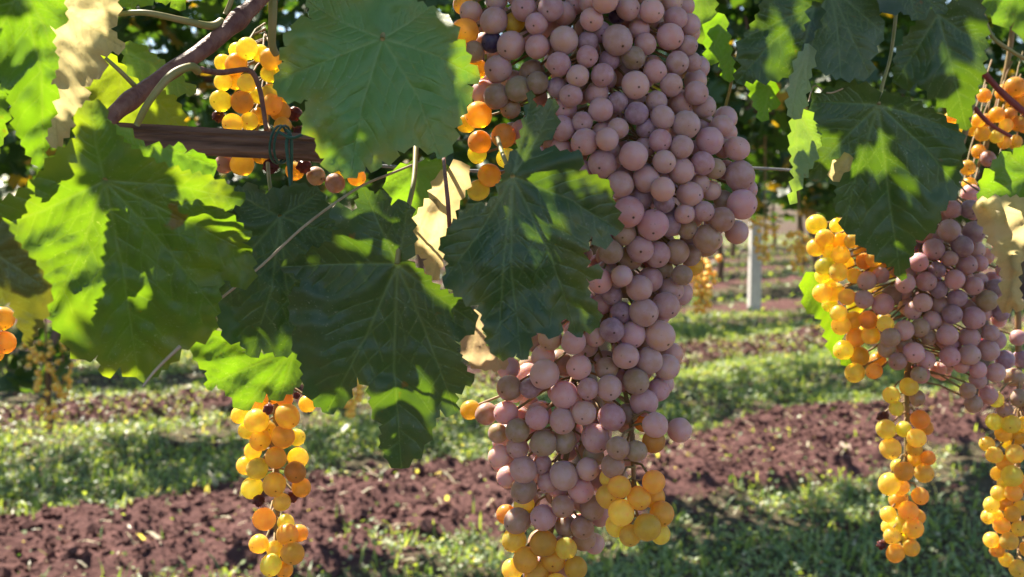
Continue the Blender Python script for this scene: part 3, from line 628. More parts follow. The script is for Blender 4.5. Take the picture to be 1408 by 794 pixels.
# ------------------------------------------------------------------ trellis of the near row
def bar(pts, w, h, n=24):
    P = [Vector(p) for p in pts]; a, b = P[0], P[-1]; t = (b - a).normalized(); up = Vector((0, 0, 1)); s = t.cross(up).normalized(); u = s.cross(t)
    prof = [(-.5, -.28), (-.36, -.5), (.36, -.5), (.5, -.28), (.5, .12), (.42, .2), (.5, .3), (.36, .5), (-.36, .5), (-.5, .3), (-.42, .2), (-.5, .12)]
    V = []; F = []; m = len(prof)
    for i in range(n + 1):
        c = a + (b - a) * i / n
        for k, (x, y) in enumerate(prof):
            j = 1 + 0.05 * noise.noise(Vector((i * 0.3, k * 1.7, 2)))
            V.append(c + s * x * w * j + u * y * h * j)
    for i in range(n):
        for k in range(m): F.append((i * m + k, i * m + (k + 1) % m, (i + 1) * m + (k + 1) % m, (i + 1) * m + k))
    F.append(tuple(range(m))[::-1]); F.append(tuple(n * m + k for k in range(m)))
    return V, F
RA, RB = at(150, 188, 0.640), at(444, 204, 0.690)
RA = RB + (RA - RB) * 1.12
rail = thing('trellis_rail', 'brown grooved wooden rail tied with green wire behind the leaves', 'rail', (RA + RB) / 2)
v, f = bar([RA, RB], 0.014, 0.0165); poly_obj('beam', v, f, RAIL, rail, False)
for xx in (383, 389):
    c = at(xx, 199, 0.672); P = []
    for i in range(17):
        an = 2 * math.pi * i / 16
        P.append(c + Vector((math.sin(an) * 0.003 + 0.0015 * math.cos(an), math.sin(an) * 0.0105, math.cos(an) * 0.0115)))
    v, f = tube(P, 0.0008, 6); poly_obj('tie_wire', v, f, TIE, rail)
P = spline([at(392, 178, 0.655), at(400, 188, 0.656), at(401, 215, 0.657), at(400, 262, 0.66)], 5); v, f = tube(P, 0.0010, 6); poly_obj('tie_wire', v, f, TIE, rail)
P = spline([at(384, 182, 0.655), at(400, 190, 0.65), at(415, 186, 0.655)], 5); v, f = tube(P, 0.0009, 6); poly_obj('tie_wire', v, f, TIE, rail)
# wire runs along the row, past both edges of the view
wa, wb = at(500, 223, 0.705), at(1100, 240, 0.905); wd = (wb - wa)
P = [wa + wd * t for t in np.linspace(-0.09, 3.0, 40)]
v, f = tube([p + Vector((0, 0, -0.004 * math.sin(i * 0.4))) for i, p in enumerate(P)], 0.0011, 6)
w = poly_obj('trellis_wire', v, f, WIRE); tag(w, 'thin taut trellis wire running from the wooden rail behind the bunches', 'wire')

# ------------------------------------------------------------------ grape bunches
def sphere_mesh(seed):
    nu, nv = 22, 13; V = [(0, 0, 1.0)]; F = []
    for j in range(1, nv):
        th = math.pi * j / nv
        for i in range(nu):
            ph = 2 * math.pi * i / nu; V.append((math.sin(th) * math.cos(ph), math.sin(th) * math.sin(ph), math.cos(th)))
    V.append((0, 0, -1.0)); V = np.array(V)
    for i in range(nu): F.append((0, 1 + i, 1 + (i + 1) % nu, 1 + (i + 1) % nu))
    for j in range(nv - 2):
        for i in range(nu):
            a = 1 + j * nu + i; b = 1 + j * nu + (i + 1) % nu; F.append((a, a + nu, b + nu, b))
    L = len(V) - 1; b0 = 1 + (nv - 2) * nu
    for i in range(nu): F.append((b0 + i, L, b0 + (i + 1) % nu, b0 + (i + 1) % nu))
    W = np.array([1 + 0.055 * noise.noise(Vector(v) * 1.1 + Vector((seed * 5.1, 0, 0))) for v in V])
    V = V * W[:, None]
    me = bpy.data.meshes.new('grape'); G = []
    for q in F:
        g = []
        for i in q:
            if i not in g: g.append(i)
        G.append(g)
    me.from_pydata([tuple(v) for v in V], [], G); me.polygons.foreach_set('use_smooth', [True] * len(me.polygons)); me.update()
    me.materials.append(GRAPE); return me
SPH = [sphere_mesh(s) for s in range(4)]
def raisin_mesh():
    me = SPH[0].copy(); 
    for v in me.vertices:
        k = 0.72 + 0.30 * noise.noise(v.co * 2.6) + 0.10 * noise.noise(v.co * 6.0); v.co *= k
    return me
RAISIN = raisin_mesh()
KIND = {'p': ((0.62, 0.345, 0.315), 1.0), 'a': ((0.86, 0.58, 0.12), 0.2), 'y': ((0.95, 0.82, 0.22), 0.1), 'd': ((0.075, 0.045, 0.13), 0.5),
        'o': ((0.46, 0.30, 0.18), 0.8), 'm': ((0.36, 0.215, 0.26), 1.0), 'r': ((0.16, 0.04, 0.035), 0.2)}  # gold and amber kinds: ripeness plus sunlight put into colour and translucency
t = NT('far_grape_skin'); oi = t.add('ObjectInfo'); geo = t.add('NewGeometry')
c = t.mix(t.ramp(t.noise(geo.outputs['Position'], 55, 2), 0.4, 0.6), oi.outputs['Color'], t.mix(1.0, oi.outputs['Color'], (1.15, 1.0, 0.8), 'MULTIPLY'))
bs = t.add('BsdfPrincipled', i_Base_Color=c, i_Roughness=0.4); bs.inputs['Subsurface Weight'].default_value = 1.0
bs.inputs['Subsurface Radius'].default_value = (1, .6, .16); bs.inputs['Subsurface Scale'].default_value = 0.008
FARGRAPE = t.done(bs.outputs[0])
def ball(nu, nv):
    SV = []; SF = []
    for j in range(nv + 1):
        for i in range(nu):
            th = math.pi * j / nv; ph = 2 * math.pi * i / nu; SV.append((math.sin(th) * math.cos(ph), math.sin(th) * math.sin(ph), math.cos(th)))
    for j in range(nv):
        for i in range(nu): SF.append((j * nu + i, (j + 1) * nu + i, (j + 1) * nu + (i + 1) % nu, j * nu + (i + 1) % nu))
    return SV, SF
def bunch(label, lists, front, axis, stem_top, group=None, name='grape_bunch', fill=0, fill_rng=None, kind='p', fillkind='o', maxr=0.0105, seed=1, fixed_r=None):
    """lists: (x0, y0, scale, [(X, Y, R[, kind])]) read off enlarged views; front(x, y) gives the surface distance, axis(x,y) a point on the stem"""
    r = random.Random(seed); raw = []
    for x0, y0, sc, L in lists:
        for g in L:
            raw.append((x0 + g[0] / sc, y0 + g[1] / sc, g[2] / sc, g[3] if len(g) > 3 else kind))
    uniq = []
    for g in sorted(raw, key=lambda q: -q[2]):
        if all(math.hypot(g[0] - q[0], g[1] - q[1]) > 0.55 * min(g[2], q[2]) + 0.12 * max(g[2], q[2]) for q in uniq): uniq.append(g)
    placed = []
    def put(x, y, R, k, d, step=0.0015, lim=0.09, thr=0.87):
        d_end = d + lim
        while True:
            rad = min(max(R * d / FPX, 0.0060 if k not in 'rd' else 0.003), 0.0092 if d < 0.9 else 0.0105); c = at(x, y, d)
            if all((c - q[0]).length > thr * (rad + q[1]) for q in placed): break
            d += step
            if d > d_end: return False
        placed.append((c, rad, k, x, y, d)); return True
    for x, y, R, k in uniq:
        put(x, y, R * 0.96, k, front(x, y) + r.uniform(0, 0.006))
    nfront = len(placed); tries = 0
    while fill and len(placed) < nfront + fill and tries < fill * 60:
        tries += 1; x, y, d = fill_rng(r)
        rad = r.uniform(0.0062, 0.0080); c = at(x, y, d)
        if all((c - q[0]).length > 0.84 * (rad + q[1]) for q in placed): placed.append((c, rad, fillkind(x, y, r) if callable(fillkind) else fillkind if r.random() < 0.5 else kind, x, y, d))
    rest = placed[300:]; placed = placed[:300]
    root = thing(name, label, 'grapes', at(*stem_top[0]), group); ro = Vector(root.location)
    parts = []
    P = spline([at(*p) for p in stem_top], 5); parts.append(tube(P, [0.0030 - 0.0016 * i / len(P) for i in range(len(P))], 7))
    for c, rad, k, x, y, d in placed:
        ax = axis(x, y); out = (c - ax); out.z *= 0.4; out = out + Vector((r.gauss(0, .012), r.gauss(0, .012) - 0.012, -0.022 + r.gauss(0, .012)))
        q = (-out.normalized()).to_track_quat('Z', 'Y')
        me = RAISIN if k in 'r' else SPH[r.randrange(4)]
        o = bpy.data.objects.new('grape', me); COL.objects.link(o); o.parent = root; o.location = c - ro
        o.rotation_mode = 'QUATERNION'; o.rotation_quaternion = q
        e = r.uniform(0.95, 1.12); o.scale = (rad, rad, rad * e)
        col, bl = KIND[k]; j = r.uniform(0.9, 1.1); o.color = (*(min(1, cc * j * r.uniform(0.95, 1.05)) for cc in col), bl)
        # pedicel
        base = c - out.normalized() * rad * 0.95; tgt = ax + Vector((0, 0, min(0.012, 0.3 * (c - ax).length)))
        mid = base + (tgt - base) * 0.45 + Vector((0, 0, 0.003))
        parts.append(tube([base, mid, tgt], [0.0009, 0.0007, 0.0009], 5, False))
    v, f = join(parts); poly_obj('stem', v, f, RACHIS, root)
    if rest:
        SV, SF = ball(12, 8); V = []; F = []
        for c, rad, k, x, y, d in rest:
            b = len(V); V += [c + Vector(q) * rad for q in SV]; F += [tuple(i + b for i in q) for q in SF]
        o = poly_obj('inner_grapes', V, F, FARGRAPE, root); o['kind'] = 'stuff'; o.color = (0.50, 0.335, 0.36, 0.6)
    return root, placed

# ---- the big bunch
BW_Y = [-80, 0, 100, 200, 300, 400, 500, 600, 700, 820]
BW_C = [790, 790, 805, 850, 880, 850, 812, 782, 765, 745]
BW_W = [120, 182, 180, 192, 168, 118, 128, 118, 78, 55]
def main_axis_x(y): return float(np.interp(y, BW_Y, BW_C)), float(np.interp(y, BW_Y, BW_W))
def wing(x, y): return y > 575 and x > 815 + max(0, (640 - y)) * 0.5
def main_front(x, y):
    if wing(x, y):
        return 0.648 - 0.022 * math.sqrt(max(0.0, 1 - ((x - 868) / 58) ** 2))
    c, w = main_axis_x(y); q = min(1.0, abs((x - c) / (w * 1.04)))
    return 0.672 - 0.62 * (w * 0.66 / FPX) * math.sqrt(1 - q * q)
def main_ax(x, y):
    if wing(x, y): return at(870, max(y - 12, 590), 0.650)
    c, w = main_axis_x(y); return at(c, y - 20, 0.685)
def main_fill(r):
    y = r.uniform(-60, 800); c, w = main_axis_x(y); a = r.uniform(-0.88, 0.88); x = c + a * w
    dep = w * 0.66 / FPX * math.sqrt(1 - a * a)
    return x, y, 0.672 + dep * r.uniform(-0.72, 0.8)
MA = (600, 0, 2.942, [(140, 50, 48), (233, 85, 58), (315, 93, 45, 'a'), (355, 35, 55), (465, 35, 55), (517, 55, 50), (113, 130, 58, 'a'), (225, 172, 45, 'd'), (303, 185, 60), (410, 190, 52), (405, 97, 48), (517, 163, 60), (628, 80, 50), (612, 170, 40, 'm'), (667, 130, 40, 'm'), (730, 68, 35, 'd'), (732, 163, 65), (775, 35, 52), (625, 10, 50), (870, 45, 52), (820, 120, 46), (845, 180, 48), (798, 235, 50, 'o'), (945, 150, 58), (968, 75, 48), (950, 10, 45), (1015, 185, 40), (250, 280, 58), (150, 210, 48, 'o'), (165, 280, 40, 'a'), (243, 390, 55, 'o'), (330, 360, 55, 'o'), (410, 335, 48, 'o'), (495, 260, 52), (490, 355, 40, 'm'), (610, 230, 47), (700, 245, 45, 'm'), (572, 308, 48), (672, 305, 50), (545, 388, 50), (650, 380, 50), (733, 415, 42, 'm'), (805, 345, 60), (885, 290, 50), (975, 255, 50), (1030, 250, 35), (950, 345, 50), (1045, 370, 45), (890, 410, 45), (988, 418, 50), (810, 460, 50, 'm'), (915, 475, 50), (665, 445, 53), (520, 445, 50), (510, 520, 55), (590, 495, 45), (735, 520, 45), (672, 535, 38), (600, 575, 58), (850, 520, 35, 'm'), (1010, 505, 60), (905, 570, 50), (993, 595, 50), (845, 595, 42), (797, 632, 62), (672, 658, 58), (700, 605, 40), (915, 650, 45, 'm'), (990, 690, 55), (845, 725, 53), (915, 735, 48, 'm'), (735, 750, 53), (750, 700, 38), (1010, 780, 45), (505, 600, 42), (590, 690, 40), (400, 628, 45), (170, 465, 58, 'a'), (175, 575, 50, 'a'), (272, 550, 53, 'a'), (215, 710, 50, 'a'), (170, 770, 45, 'y'), (165, 625, 40, 'y'), (285, 640, 35, 'y'), (120, 500, 40, 'a'), (110, 20, 40, 'a'), (300, 440, 35, 'o'), (560, 20, 40), (700, 5, 40), (330, -20, 50), (450, -40, 50), (600, -50, 50), (760, -40, 50), (880, -35, 50), (240, 10, 40)])
MB = (920, 0, 2.885, [(40, 75, 38), (75, 190, 30), (85, 240, 28), (108, 370, 50), (140, 425, 46), (140, 495, 35), (210, 500, 45), (160, 560, 58), (215, 590, 35), (270, 590, 50), (117, 650, 45), (180, 670, 45, 'o'), (230, 680, 40, 'o'), (280, 695, 55), (300, 750, 48)])
MC = (900, 200, 2.648, [(35, 60, 45), (100, 90, 42), (175, 65, 45), (220, 80, 38, 'o'), (260, 90, 38), (310, 110, 58), (305, 20, 42), (35, 135, 45), (128, 178, 48), (165, 140, 38), (205, 165, 38), (252, 200, 24, 'o'), (318, 215, 58), (180, 240, 38), (110, 250, 38), (60, 255, 42, 'm'), (15, 295, 42), (245, 270, 48, 'o'), (190, 340, 54, 'o'), (120, 305, 38, 'o'), (85, 390, 46, 'o'), (130, 400, 42, 'o'), (25, 400, 42), (140, 440, 30, 'a'), (60, 525, 46), (40, 585, 52), (35, 690, 50)])
MD = (560, 220, 2.6475, [(710, 15, 55), (820, 5, 50), (870, 70, 52), (790, 60, 38, 'm'), (775, 90, 52), (930, 80, 48, 'm'), (850, 140, 46, 'm'), (805, 190, 60), (895, 237, 60), (950, 235, 48, 'm'), (935, 155, 40, 'm'), (790, 270, 45, 'o'), (740, 335, 48, 'o'), (815, 355, 48, 'o'), (848, 325, 52), (910, 345, 50), (980, 335, 50, 'o'), (930, 400, 40, 'o'), (885, 435, 48), (845, 468, 50), (770, 430, 40, 'm'), (700, 440, 50), (745, 490, 40, 'm'), (710, 525, 40), (780, 555, 42, 'm'), (745, 620, 48, 'm'), (860, 555, 55), (960, 480, 45), (945, 532, 48), (920, 640, 60), (820, 635, 50), (690, 640, 40, 'o'), (605, 663, 48), (520, 650, 45, 'o'), (495, 715, 45), (795, 715, 50), (880, 730, 52), (945, 755, 50), (625, 755, 48), (500, 780, 55), (465, 660, 35, 'o'), (900, 480, 35, 'o'), (1000, 420, 40, 'o')])
ME = (600, 440, 2.2431, [(425, 68, 40), (345, 60, 36), (490, 50, 35), (603, 45, 42), (685, 50, 48), (545, 40, 35, 'm'), (585, 113, 40), (650, 125, 38), (710, 150, 38), (330, 110, 38), (437, 152, 40), (330, 182, 46), (290, 210, 33, 'm'), (225, 210, 42, 'o'), (395, 232, 44), (468, 213, 36), (533, 210, 42), (525, 150, 38, 'o'), (615, 190, 42, 'o'), (683, 218, 37), (640, 255, 45), (215, 287, 37), (312, 303, 38), (250, 342, 40, 'o'), (388, 312, 42), (455, 288, 40), (540, 300, 44), (330, 380, 44, 'o'), (490, 365, 46), (250, 395, 36), (395, 375, 38, 'o'), (590, 290, 34, 'o'), (675, 325, 42), (750, 340, 40), (670, 375, 38, 'a'), (560, 395, 38, 'o'), (617, 405, 35, 'o'), (195, 420, 36), (268, 462, 44), (325, 445, 30), (392, 480, 46), (467, 460, 38), (485, 420, 35, 'o'), (270, 525, 42, 'o'), (345, 500, 35), (445, 525, 42), (390, 575, 37, 'o'), (330, 610, 42), (215, 600, 30, 'a'), (250, 620, 42, 'o'), (480, 580, 40, 'o'), (400, 635, 35, 'o'), (450, 640, 38, 'o'), (240, 680, 40, 'y'), (270, 570, 34, 'y'), (330, 690, 44, 'a'), (275, 740, 40, 'a'), (360, 740, 40, 'a'), (400, 705, 35, 'y'), (430, 765, 38, 'a'), (235, 770, 35, 'y'), (310, 785, 40, 'y'), (105, 278, 28, 'a'), (155, 290, 35, 'o'), (190, 350, 30, 'o'), (640, 310, 34, 'a'), (300, 830, 40, 'y'), (370, 820, 38, 'y'),
      (545, 450, 38, 'o'), (535, 485, 30, 'y'), (565, 515, 38, 'a'), (530, 545, 40, 'y'), (570, 595, 42, 'y'), (555, 635, 35, 'y'), (625, 550, 38, 'a'), (670, 500, 38, 'a'), (670, 545, 36, 'a'), (695, 598, 40, 'a'), (650, 640, 45, 'a'), (598, 665, 36, 'y'), (690, 660, 33, 'y')])
big, bigpl = bunch('huge mauve-pink bunch of round grapes, golden at its tip, partly under a lobed leaf', [MA, MB, MC, MD, ME], main_front, main_ax,
      [(770, -190, 0.70), (785, -60, 0.69), (805, 100, 0.685), (860, 230, 0.685), (870, 330, 0.685), (820, 470, 0.68), (790, 580, 0.678), (765, 690, 0.675), (750, 780, 0.672)], 'bunches hanging from the near row',
      fill=300, fill_rng=main_fill, seed=3)
# side stem of the small hanging wing
P = spline([at(842, 470, 0.68), at(864, 560, 0.66), at(870, 620, 0.652), at(872, 700, 0.650)], 5); v, f = tube(P, 0.0014, 6); poly_obj('side_stem', v, f, RACHIS, big)

# ---- the half-golden bunch on the right
RY = [200, 260, 340, 420, 500, 560, 620, 700, 790]
def right_front(x, y):
    c = np.interp(y, [180, 300, 420, 500], [1330, 1275, 1262, 1268]); w = np.interp(y, [180, 300, 420, 500, 560], [60, 150, 150, 120, 90])
    q = min(1.0, abs((x - c) / (w * 1.05))); return 0.905 - 0.05 * math.sqrt(1 - q * q) + (0.012 if x < 1215 else 0)
def right_ax(x, y): return at(float(np.interp(y, [180, 300, 420, 560], [1330, 1280, 1265, 1250])), y - 15, 0.905)
def right_fill(r):
    y = r.uniform(260, 520); c = np.interp(y, [180, 300, 420, 500], [1330, 1275, 1262, 1268]); w = np.interp(y, [180, 300, 420, 500], [60, 140, 140, 100])
    a = r.uniform(-.85, .85); return c + a * w, y, 0.905 + 0.045 * math.sqrt(1 - a * a) * r.uniform(-.75, .9)
RA_ = (1090, 230, 2.94, [(95, 232, 42, 'y'), (130, 288, 40, 'a'), (190, 300, 35, 'a'), (95, 325, 38, 'y'), (180, 235, 30, 'y'), (195, 355, 40, 'y'), (240, 300, 30, 'y'), (130, 400, 40, 'y'), (185, 425, 40, 'y'), (250, 440, 32, 'y'), (120, 510, 40, 'y'), (170, 505, 40, 'y'), (220, 525, 35, 'y'), (300, 460, 40), (355, 438, 35), (288, 535, 40), (365, 555, 46), (185, 590, 35, 'y'), (195, 640, 40, 'y'), (245, 620, 38, 'y'), (305, 618, 40, 'a'), (375, 635, 36, 'y'), (315, 680, 40, 'y'), (255, 690, 40, 'a'), (205, 740, 42, 'y'), (270, 765, 42, 'a'), (380, 735, 38, 'o'), (395, 690, 42, 'o'), (450, 660, 42), (450, 715, 35, 'o'), (425, 785, 38, 'o'), (490, 750, 45), (540, 780, 38), (515, 650, 40, 'o'), (455, 470, 42), (400, 520, 42, 'o'), (330, 370, 35, 'a'), (290, 380, 35, 'a'), (510, 385, 40), (540, 463, 42), (570, 332, 45), (632, 257, 48), (645, 172, 38), (733, 262, 46, 'm'), (715, 170, 40, 'm'), (685, 320, 45, 'm'), (635, 370, 34), (702, 395, 44), (757, 390, 35), (583, 415, 35, 'm'), (655, 455, 42), (732, 480, 40), (590, 495, 35, 'm'), (525, 548, 40), (485, 580, 38), (600, 560, 40), (665, 530, 40, 'm'), (645, 595, 42, 'm'), (562, 620, 40), (785, 540, 45, 'o'), (730, 610, 48), (770, 590, 35), (820, 490, 40, 'm'), (625, 680, 44), (715, 690, 44), (820, 700, 42), (790, 740, 45), (635, 765, 42), (715, 760, 45), (800, 670, 35), (610, 110, 35), (550, 690, 30, 'o'), (840, 590, 35, 'm'), (910, 690, 35), (860, 760, 38, 'm'), (120, 440, 32, 'y'), (150, 470, 32, 'y'), (155, 345, 34, 'y'), (215, 390, 34, 'y'), (150, 555, 34, 'y')])
RB_ = (1100, 470, 2.451, [(145, 25, 32, 'y'), (215, 50, 35, 'a'), (185, 105, 35, 'y'), (250, 100, 28, 'a'), (290, 20, 30), (340, 60, 30, 'o'), (390, 30, 30), (420, 75, 30), (400, 110, 28, 'o'), (505, 50, 32), (575, 45, 32), (640, 40, 35), (545, 80, 28), (600, 95, 30), (660, 105, 35), (600, 130, 30), (565, 165, 28, 'o'), (635, 180, 32), (585, 210, 32, 'o'), (690, 60, 34, 'm'), (720, 120, 34, 'o'), (745, 60, 32, 'm')])
rb, _ = bunch('bunch with golden translucent grapes on one side and mauve ones on the other', [RA_, RB_], right_front, right_ax,
      [(1345, 60, 0.90), (1335, 150, 0.905), (1310, 240, 0.905), (1280, 330, 0.905), (1265, 420, 0.905), (1258, 500, 0.905)], 'bunches hanging from the near row', fill=80, fill_rng=right_fill, seed=5, fillkind=lambda x, y, r: 'y' if x < 1195 + r.uniform(-20, 25) else ('a' if x < 1225 else 'p'))  # sunlit side filled with the golden kinds
T_ = (1100, 470, 2.451, [(308, 180, 30, 'y'), (367, 152, 32), (325, 225, 25, 'y'), (280, 255, 27, 'r'), (290, 295, 35, 'y'), (350, 295, 28, 'y'), (405, 262, 34, 'a'), (425, 290, 25, 'a'), (392, 325, 33, 'y'), (305, 360, 38, 'y'), (385, 360, 28, 'a'), (432, 392, 25, 'a'), (390, 395, 28, 'a'), (350, 437, 35, 'a'), (418, 443, 34, 'y'), (300, 480, 38, 'y'), (340, 490, 30, 'y'), (405, 520, 30, 'a'), (328, 535, 30, 'a'), (298, 582, 28, 'y'), (365, 570, 35, 'a'), (395, 590, 28, 'a'), (335, 615, 32, 'y'), (382, 630, 35, 'a'), (310, 655, 30, 'y'), (275, 685, 22, 'r'), (322, 713, 32, 'a'), (375, 695, 30, 'a'), (300, 625, 28, 'y'), (395, 190, 28, 'o'), (330, 420, 26, 'y'), (365, 665, 26, 'y')])
bunch('slender golden bunch dangling free under the half-golden bunch', [T_], lambda x, y: 0.90 - 0.018 * math.sqrt(max(0, 1 - ((x - 1245) / 42) ** 2)), lambda x, y: at(1246, y - 10, 0.905),
      [(1252, 470, 0.905), (1247, 530, 0.905), (1247, 620, 0.905), (1240, 720, 0.905), (1238, 755, 0.905)], 'bunches hanging from the near row', kind='y', seed=6)
T2 = (1100, 470, 2.451, [(655, 270, 30, 'y'), (712, 278, 33, 'y'), (755, 280, 30, 'y'), (685, 310, 30, 'a'), (630, 345, 27, 'y'), (655, 382, 30, 'y'), (725, 378, 33, 'y'), (690, 410, 30, 'a'), (668, 445, 25), (715, 453, 37, 'y'), (750, 480, 30, 'a'), (670, 510, 28, 'y'), (720, 510, 30, 'a'), (645, 550, 28, 'y'), (690, 545, 28, 'a'), (715, 580, 28, 'a'), (635, 590, 25, 'y'), (680, 620, 30, 'a'), (740, 630, 28, 'y'), (645, 668, 27, 'y'), (705, 672, 32, 'y'), (665, 703, 25, 'a'), (695, 735, 25), (735, 765, 32, 'y'), (770, 700, 30, 'y'), (745, 560, 25, 'y'), (735, 320, 30, 'a'), (790, 350, 30, 'y'), (790, 430, 30, 'y'), (790, 540, 30, 'y'), (780, 620, 30, 'a'), (790, 280, 30, 'y'), (660, 195, 28, 'y'), (740, 190, 33, 'o'), (690, 230, 28, 'o'), (775, 230, 30, 'o'), (770, 780, 28, 'y'), (705, 340, 26, 'y'), (660, 590, 26, 'y'), (690, 480, 26, 'y')])
bunch('long golden bunch hanging beneath the dark dried leaf', [T2], lambda x, y: 0.90 - 0.024 * math.sqrt(max(0, 1 - ((x - 1402) / 60) ** 2)), lambda x, y: at(1400, y - 10, 0.908),
      [(1400, 330, 0.91), (1400, 450, 0.91), (1402, 560, 0.908), (1400, 680, 0.908), (1402, 800, 0.908)], 'bunches hanging from the near row', kind='y', seed=8)
# amber bunch by the red stems
T3 = (1270, 90, 3.97, [(330, 165, 28, 'a'), (320, 375, 45, 'a'), (265, 350, 30, 'a'), (300, 470, 40), (350, 510, 45, 'o'), (240, 560, 45), (250, 650, 42), (300, 300, 40, 'a'), (345, 300, 35, 'a'), (400, 270, 45, 'a'), (450, 330, 40, 'y'), (400, 390, 40, 'y'), (500, 120, 60, 'a'), (440, 150, 50, 'a'), (540, 200, 50, 'a'), (490, 220, 45, 'a'), (520, 320, 45), (470, 270, 40, 'a'), (560, 330, 45), (120, 700, 42), (190, 780, 42, 'o'), (255, 750, 42), (150, 290, 22, 'a'), (190, 330, 22, 'y'), (440, 420, 40), (500, 420, 40), (390, 600, 40, 'o')])
bunch('amber bunch half hidden by red-brown stems and dark leaves', [T3], lambda x, y: 0.955, lambda x, y: at(x + 10, y - 30, 0.985),
      [(1400, -40, 0.985), (1390, 60, 0.985), (1375, 130, 0.985), (1345, 230, 0.985)], 'bunches hanging from the near row', kind='a', seed=9)

# ---- golden bunch hanging on the left
L_ = (280, 500, 2.7, [(135, 190, 25, 'y'), (197, 212, 48, 'y'), (310, 195, 48, 'a'), (237, 245, 35, 'a'), (210, 285, 42, 'a'), (295, 272, 46, 'a'), (345, 275, 30, 'y'), (183, 325, 32, 'y'), (268, 350, 42, 'a'), (350, 350, 40, 'y'), (155, 380, 36, 'y'), (200, 390, 42, 'y'), (340, 403, 42, 'a'), (180, 462, 42, 'y'), (262, 450, 46, 'a'), (362, 460, 38, 'a'), (205, 510, 30, 'r'), (290, 515, 35, 'y'), (330, 495, 30, 'r'), (225, 578, 45, 'a'), (248, 594, 24, 'r'), (305, 590, 32, 'y'), (310, 635, 42, 'a'), (355, 630, 30, 'a'), (205, 670, 38, 'y'), (265, 690, 32, 'y'), (330, 705, 46, 'a'), (250, 748, 42, 'y'), (300, 765, 30, 'a'), (385, 150, 32, 'y'), (240, 170, 26, 'r'), (300, 130, 30, 'a'), (345, 120, 18, 'r'), (160, 250, 25, 'y'), (250, 120, 30, 'a'), (200, 150, 26, 'a')])
bunch('short golden bunch with a few shrivelled grapes below the small bright leaf', [L_], lambda x, y: 0.765 - 0.022 * math.sqrt(max(0, 1 - ((x - 378) / 52) ** 2)), lambda x, y: at(378, y - 12, 0.77),
      [(390, 440, 0.74), (385, 520, 0.765), (378, 600, 0.77), (382, 690, 0.77), (376, 770, 0.768)], 'bunches hanging from the near row', kind='y', seed=12)
# ---- golden bunch behind the rail
L2_ = (130, 0, 3.0545, [(640, 205, 48, 'y'), (540, 265, 38, 'y'), (595, 270, 48, 'a'), (600, 215, 35, 'y'), (695, 225, 38, 'y'), (740, 250, 48, 'a'), (540, 345, 35, 'y'), (530, 425, 48, 'y'), (620, 430, 50, 'a'), (640, 350, 42, 'y'), (745, 440, 45, 'a'), (735, 310, 40, 'y'), (520, 490, 35, 'r'), (580, 520, 45, 'y'), (650, 510, 40, 'y'), (780, 470, 45, 'a'), (840, 480, 42, 'r'), (790, 530, 40, 'a'), (690, 490, 40, 'a'), (740, 390, 40, 'y'), (690, 400, 38, 'y'), (590, 340, 34, 'a'), (800, 400, 40, 'a'), (800, 310, 40, 'y'), (620, 690, 52, 'a'), (545, 690, 42, 'o'), (700, 650, 42, 'a'), (740, 700, 45, 'r'), (600, 600, 44, 'a'), (680, 590, 44, 'a'), (760, 610, 42, 'r'), (540, 610, 38, 'a'), (820, 640, 42, 'r'), (860, 560, 40, 'r'), (880, 700, 42, 'r'), (930, 740, 42, 'o'), (1010, 770, 44, 'o'), (1100, 745, 40, 'a'), (1030, 710, 38, 'a'), (840, 720, 40, 'a')])
bunch('golden bunch glowing behind the wooden rail', [L2_], lambda x, y: 0.765 - 0.02 * math.sqrt(max(0, 1 - ((x - 350) / 80) ** 2)), lambda x, y: at(365, y - 12, 0.785),
      [(375, -60, 0.75), (376, 20, 0.77), (370, 90, 0.785), (366, 180, 0.785), (362, 225, 0.785)], 'bunches hanging from the near row', kind='y', seed=13)
# ---- amber grapes at the left edge, close to the lens
bunch('few orange grapes peeping out under the blurred dim leaf', [(0, 380, 3.606, [(10, 210, 62, 'a'), (20, 330, 60, 'a'), (-60, 260, 62, 'a'), (-40, 380, 60, 'a'), (-80, 160, 60, 'a')])], lambda x, y: 0.72, lambda x, y: at(-15, y - 15, 0.75),
      [(-25, 330, 0.75), (-20, 400, 0.75), (-18, 460, 0.75)], 'bunches hanging from the near row', kind='a', seed=14)

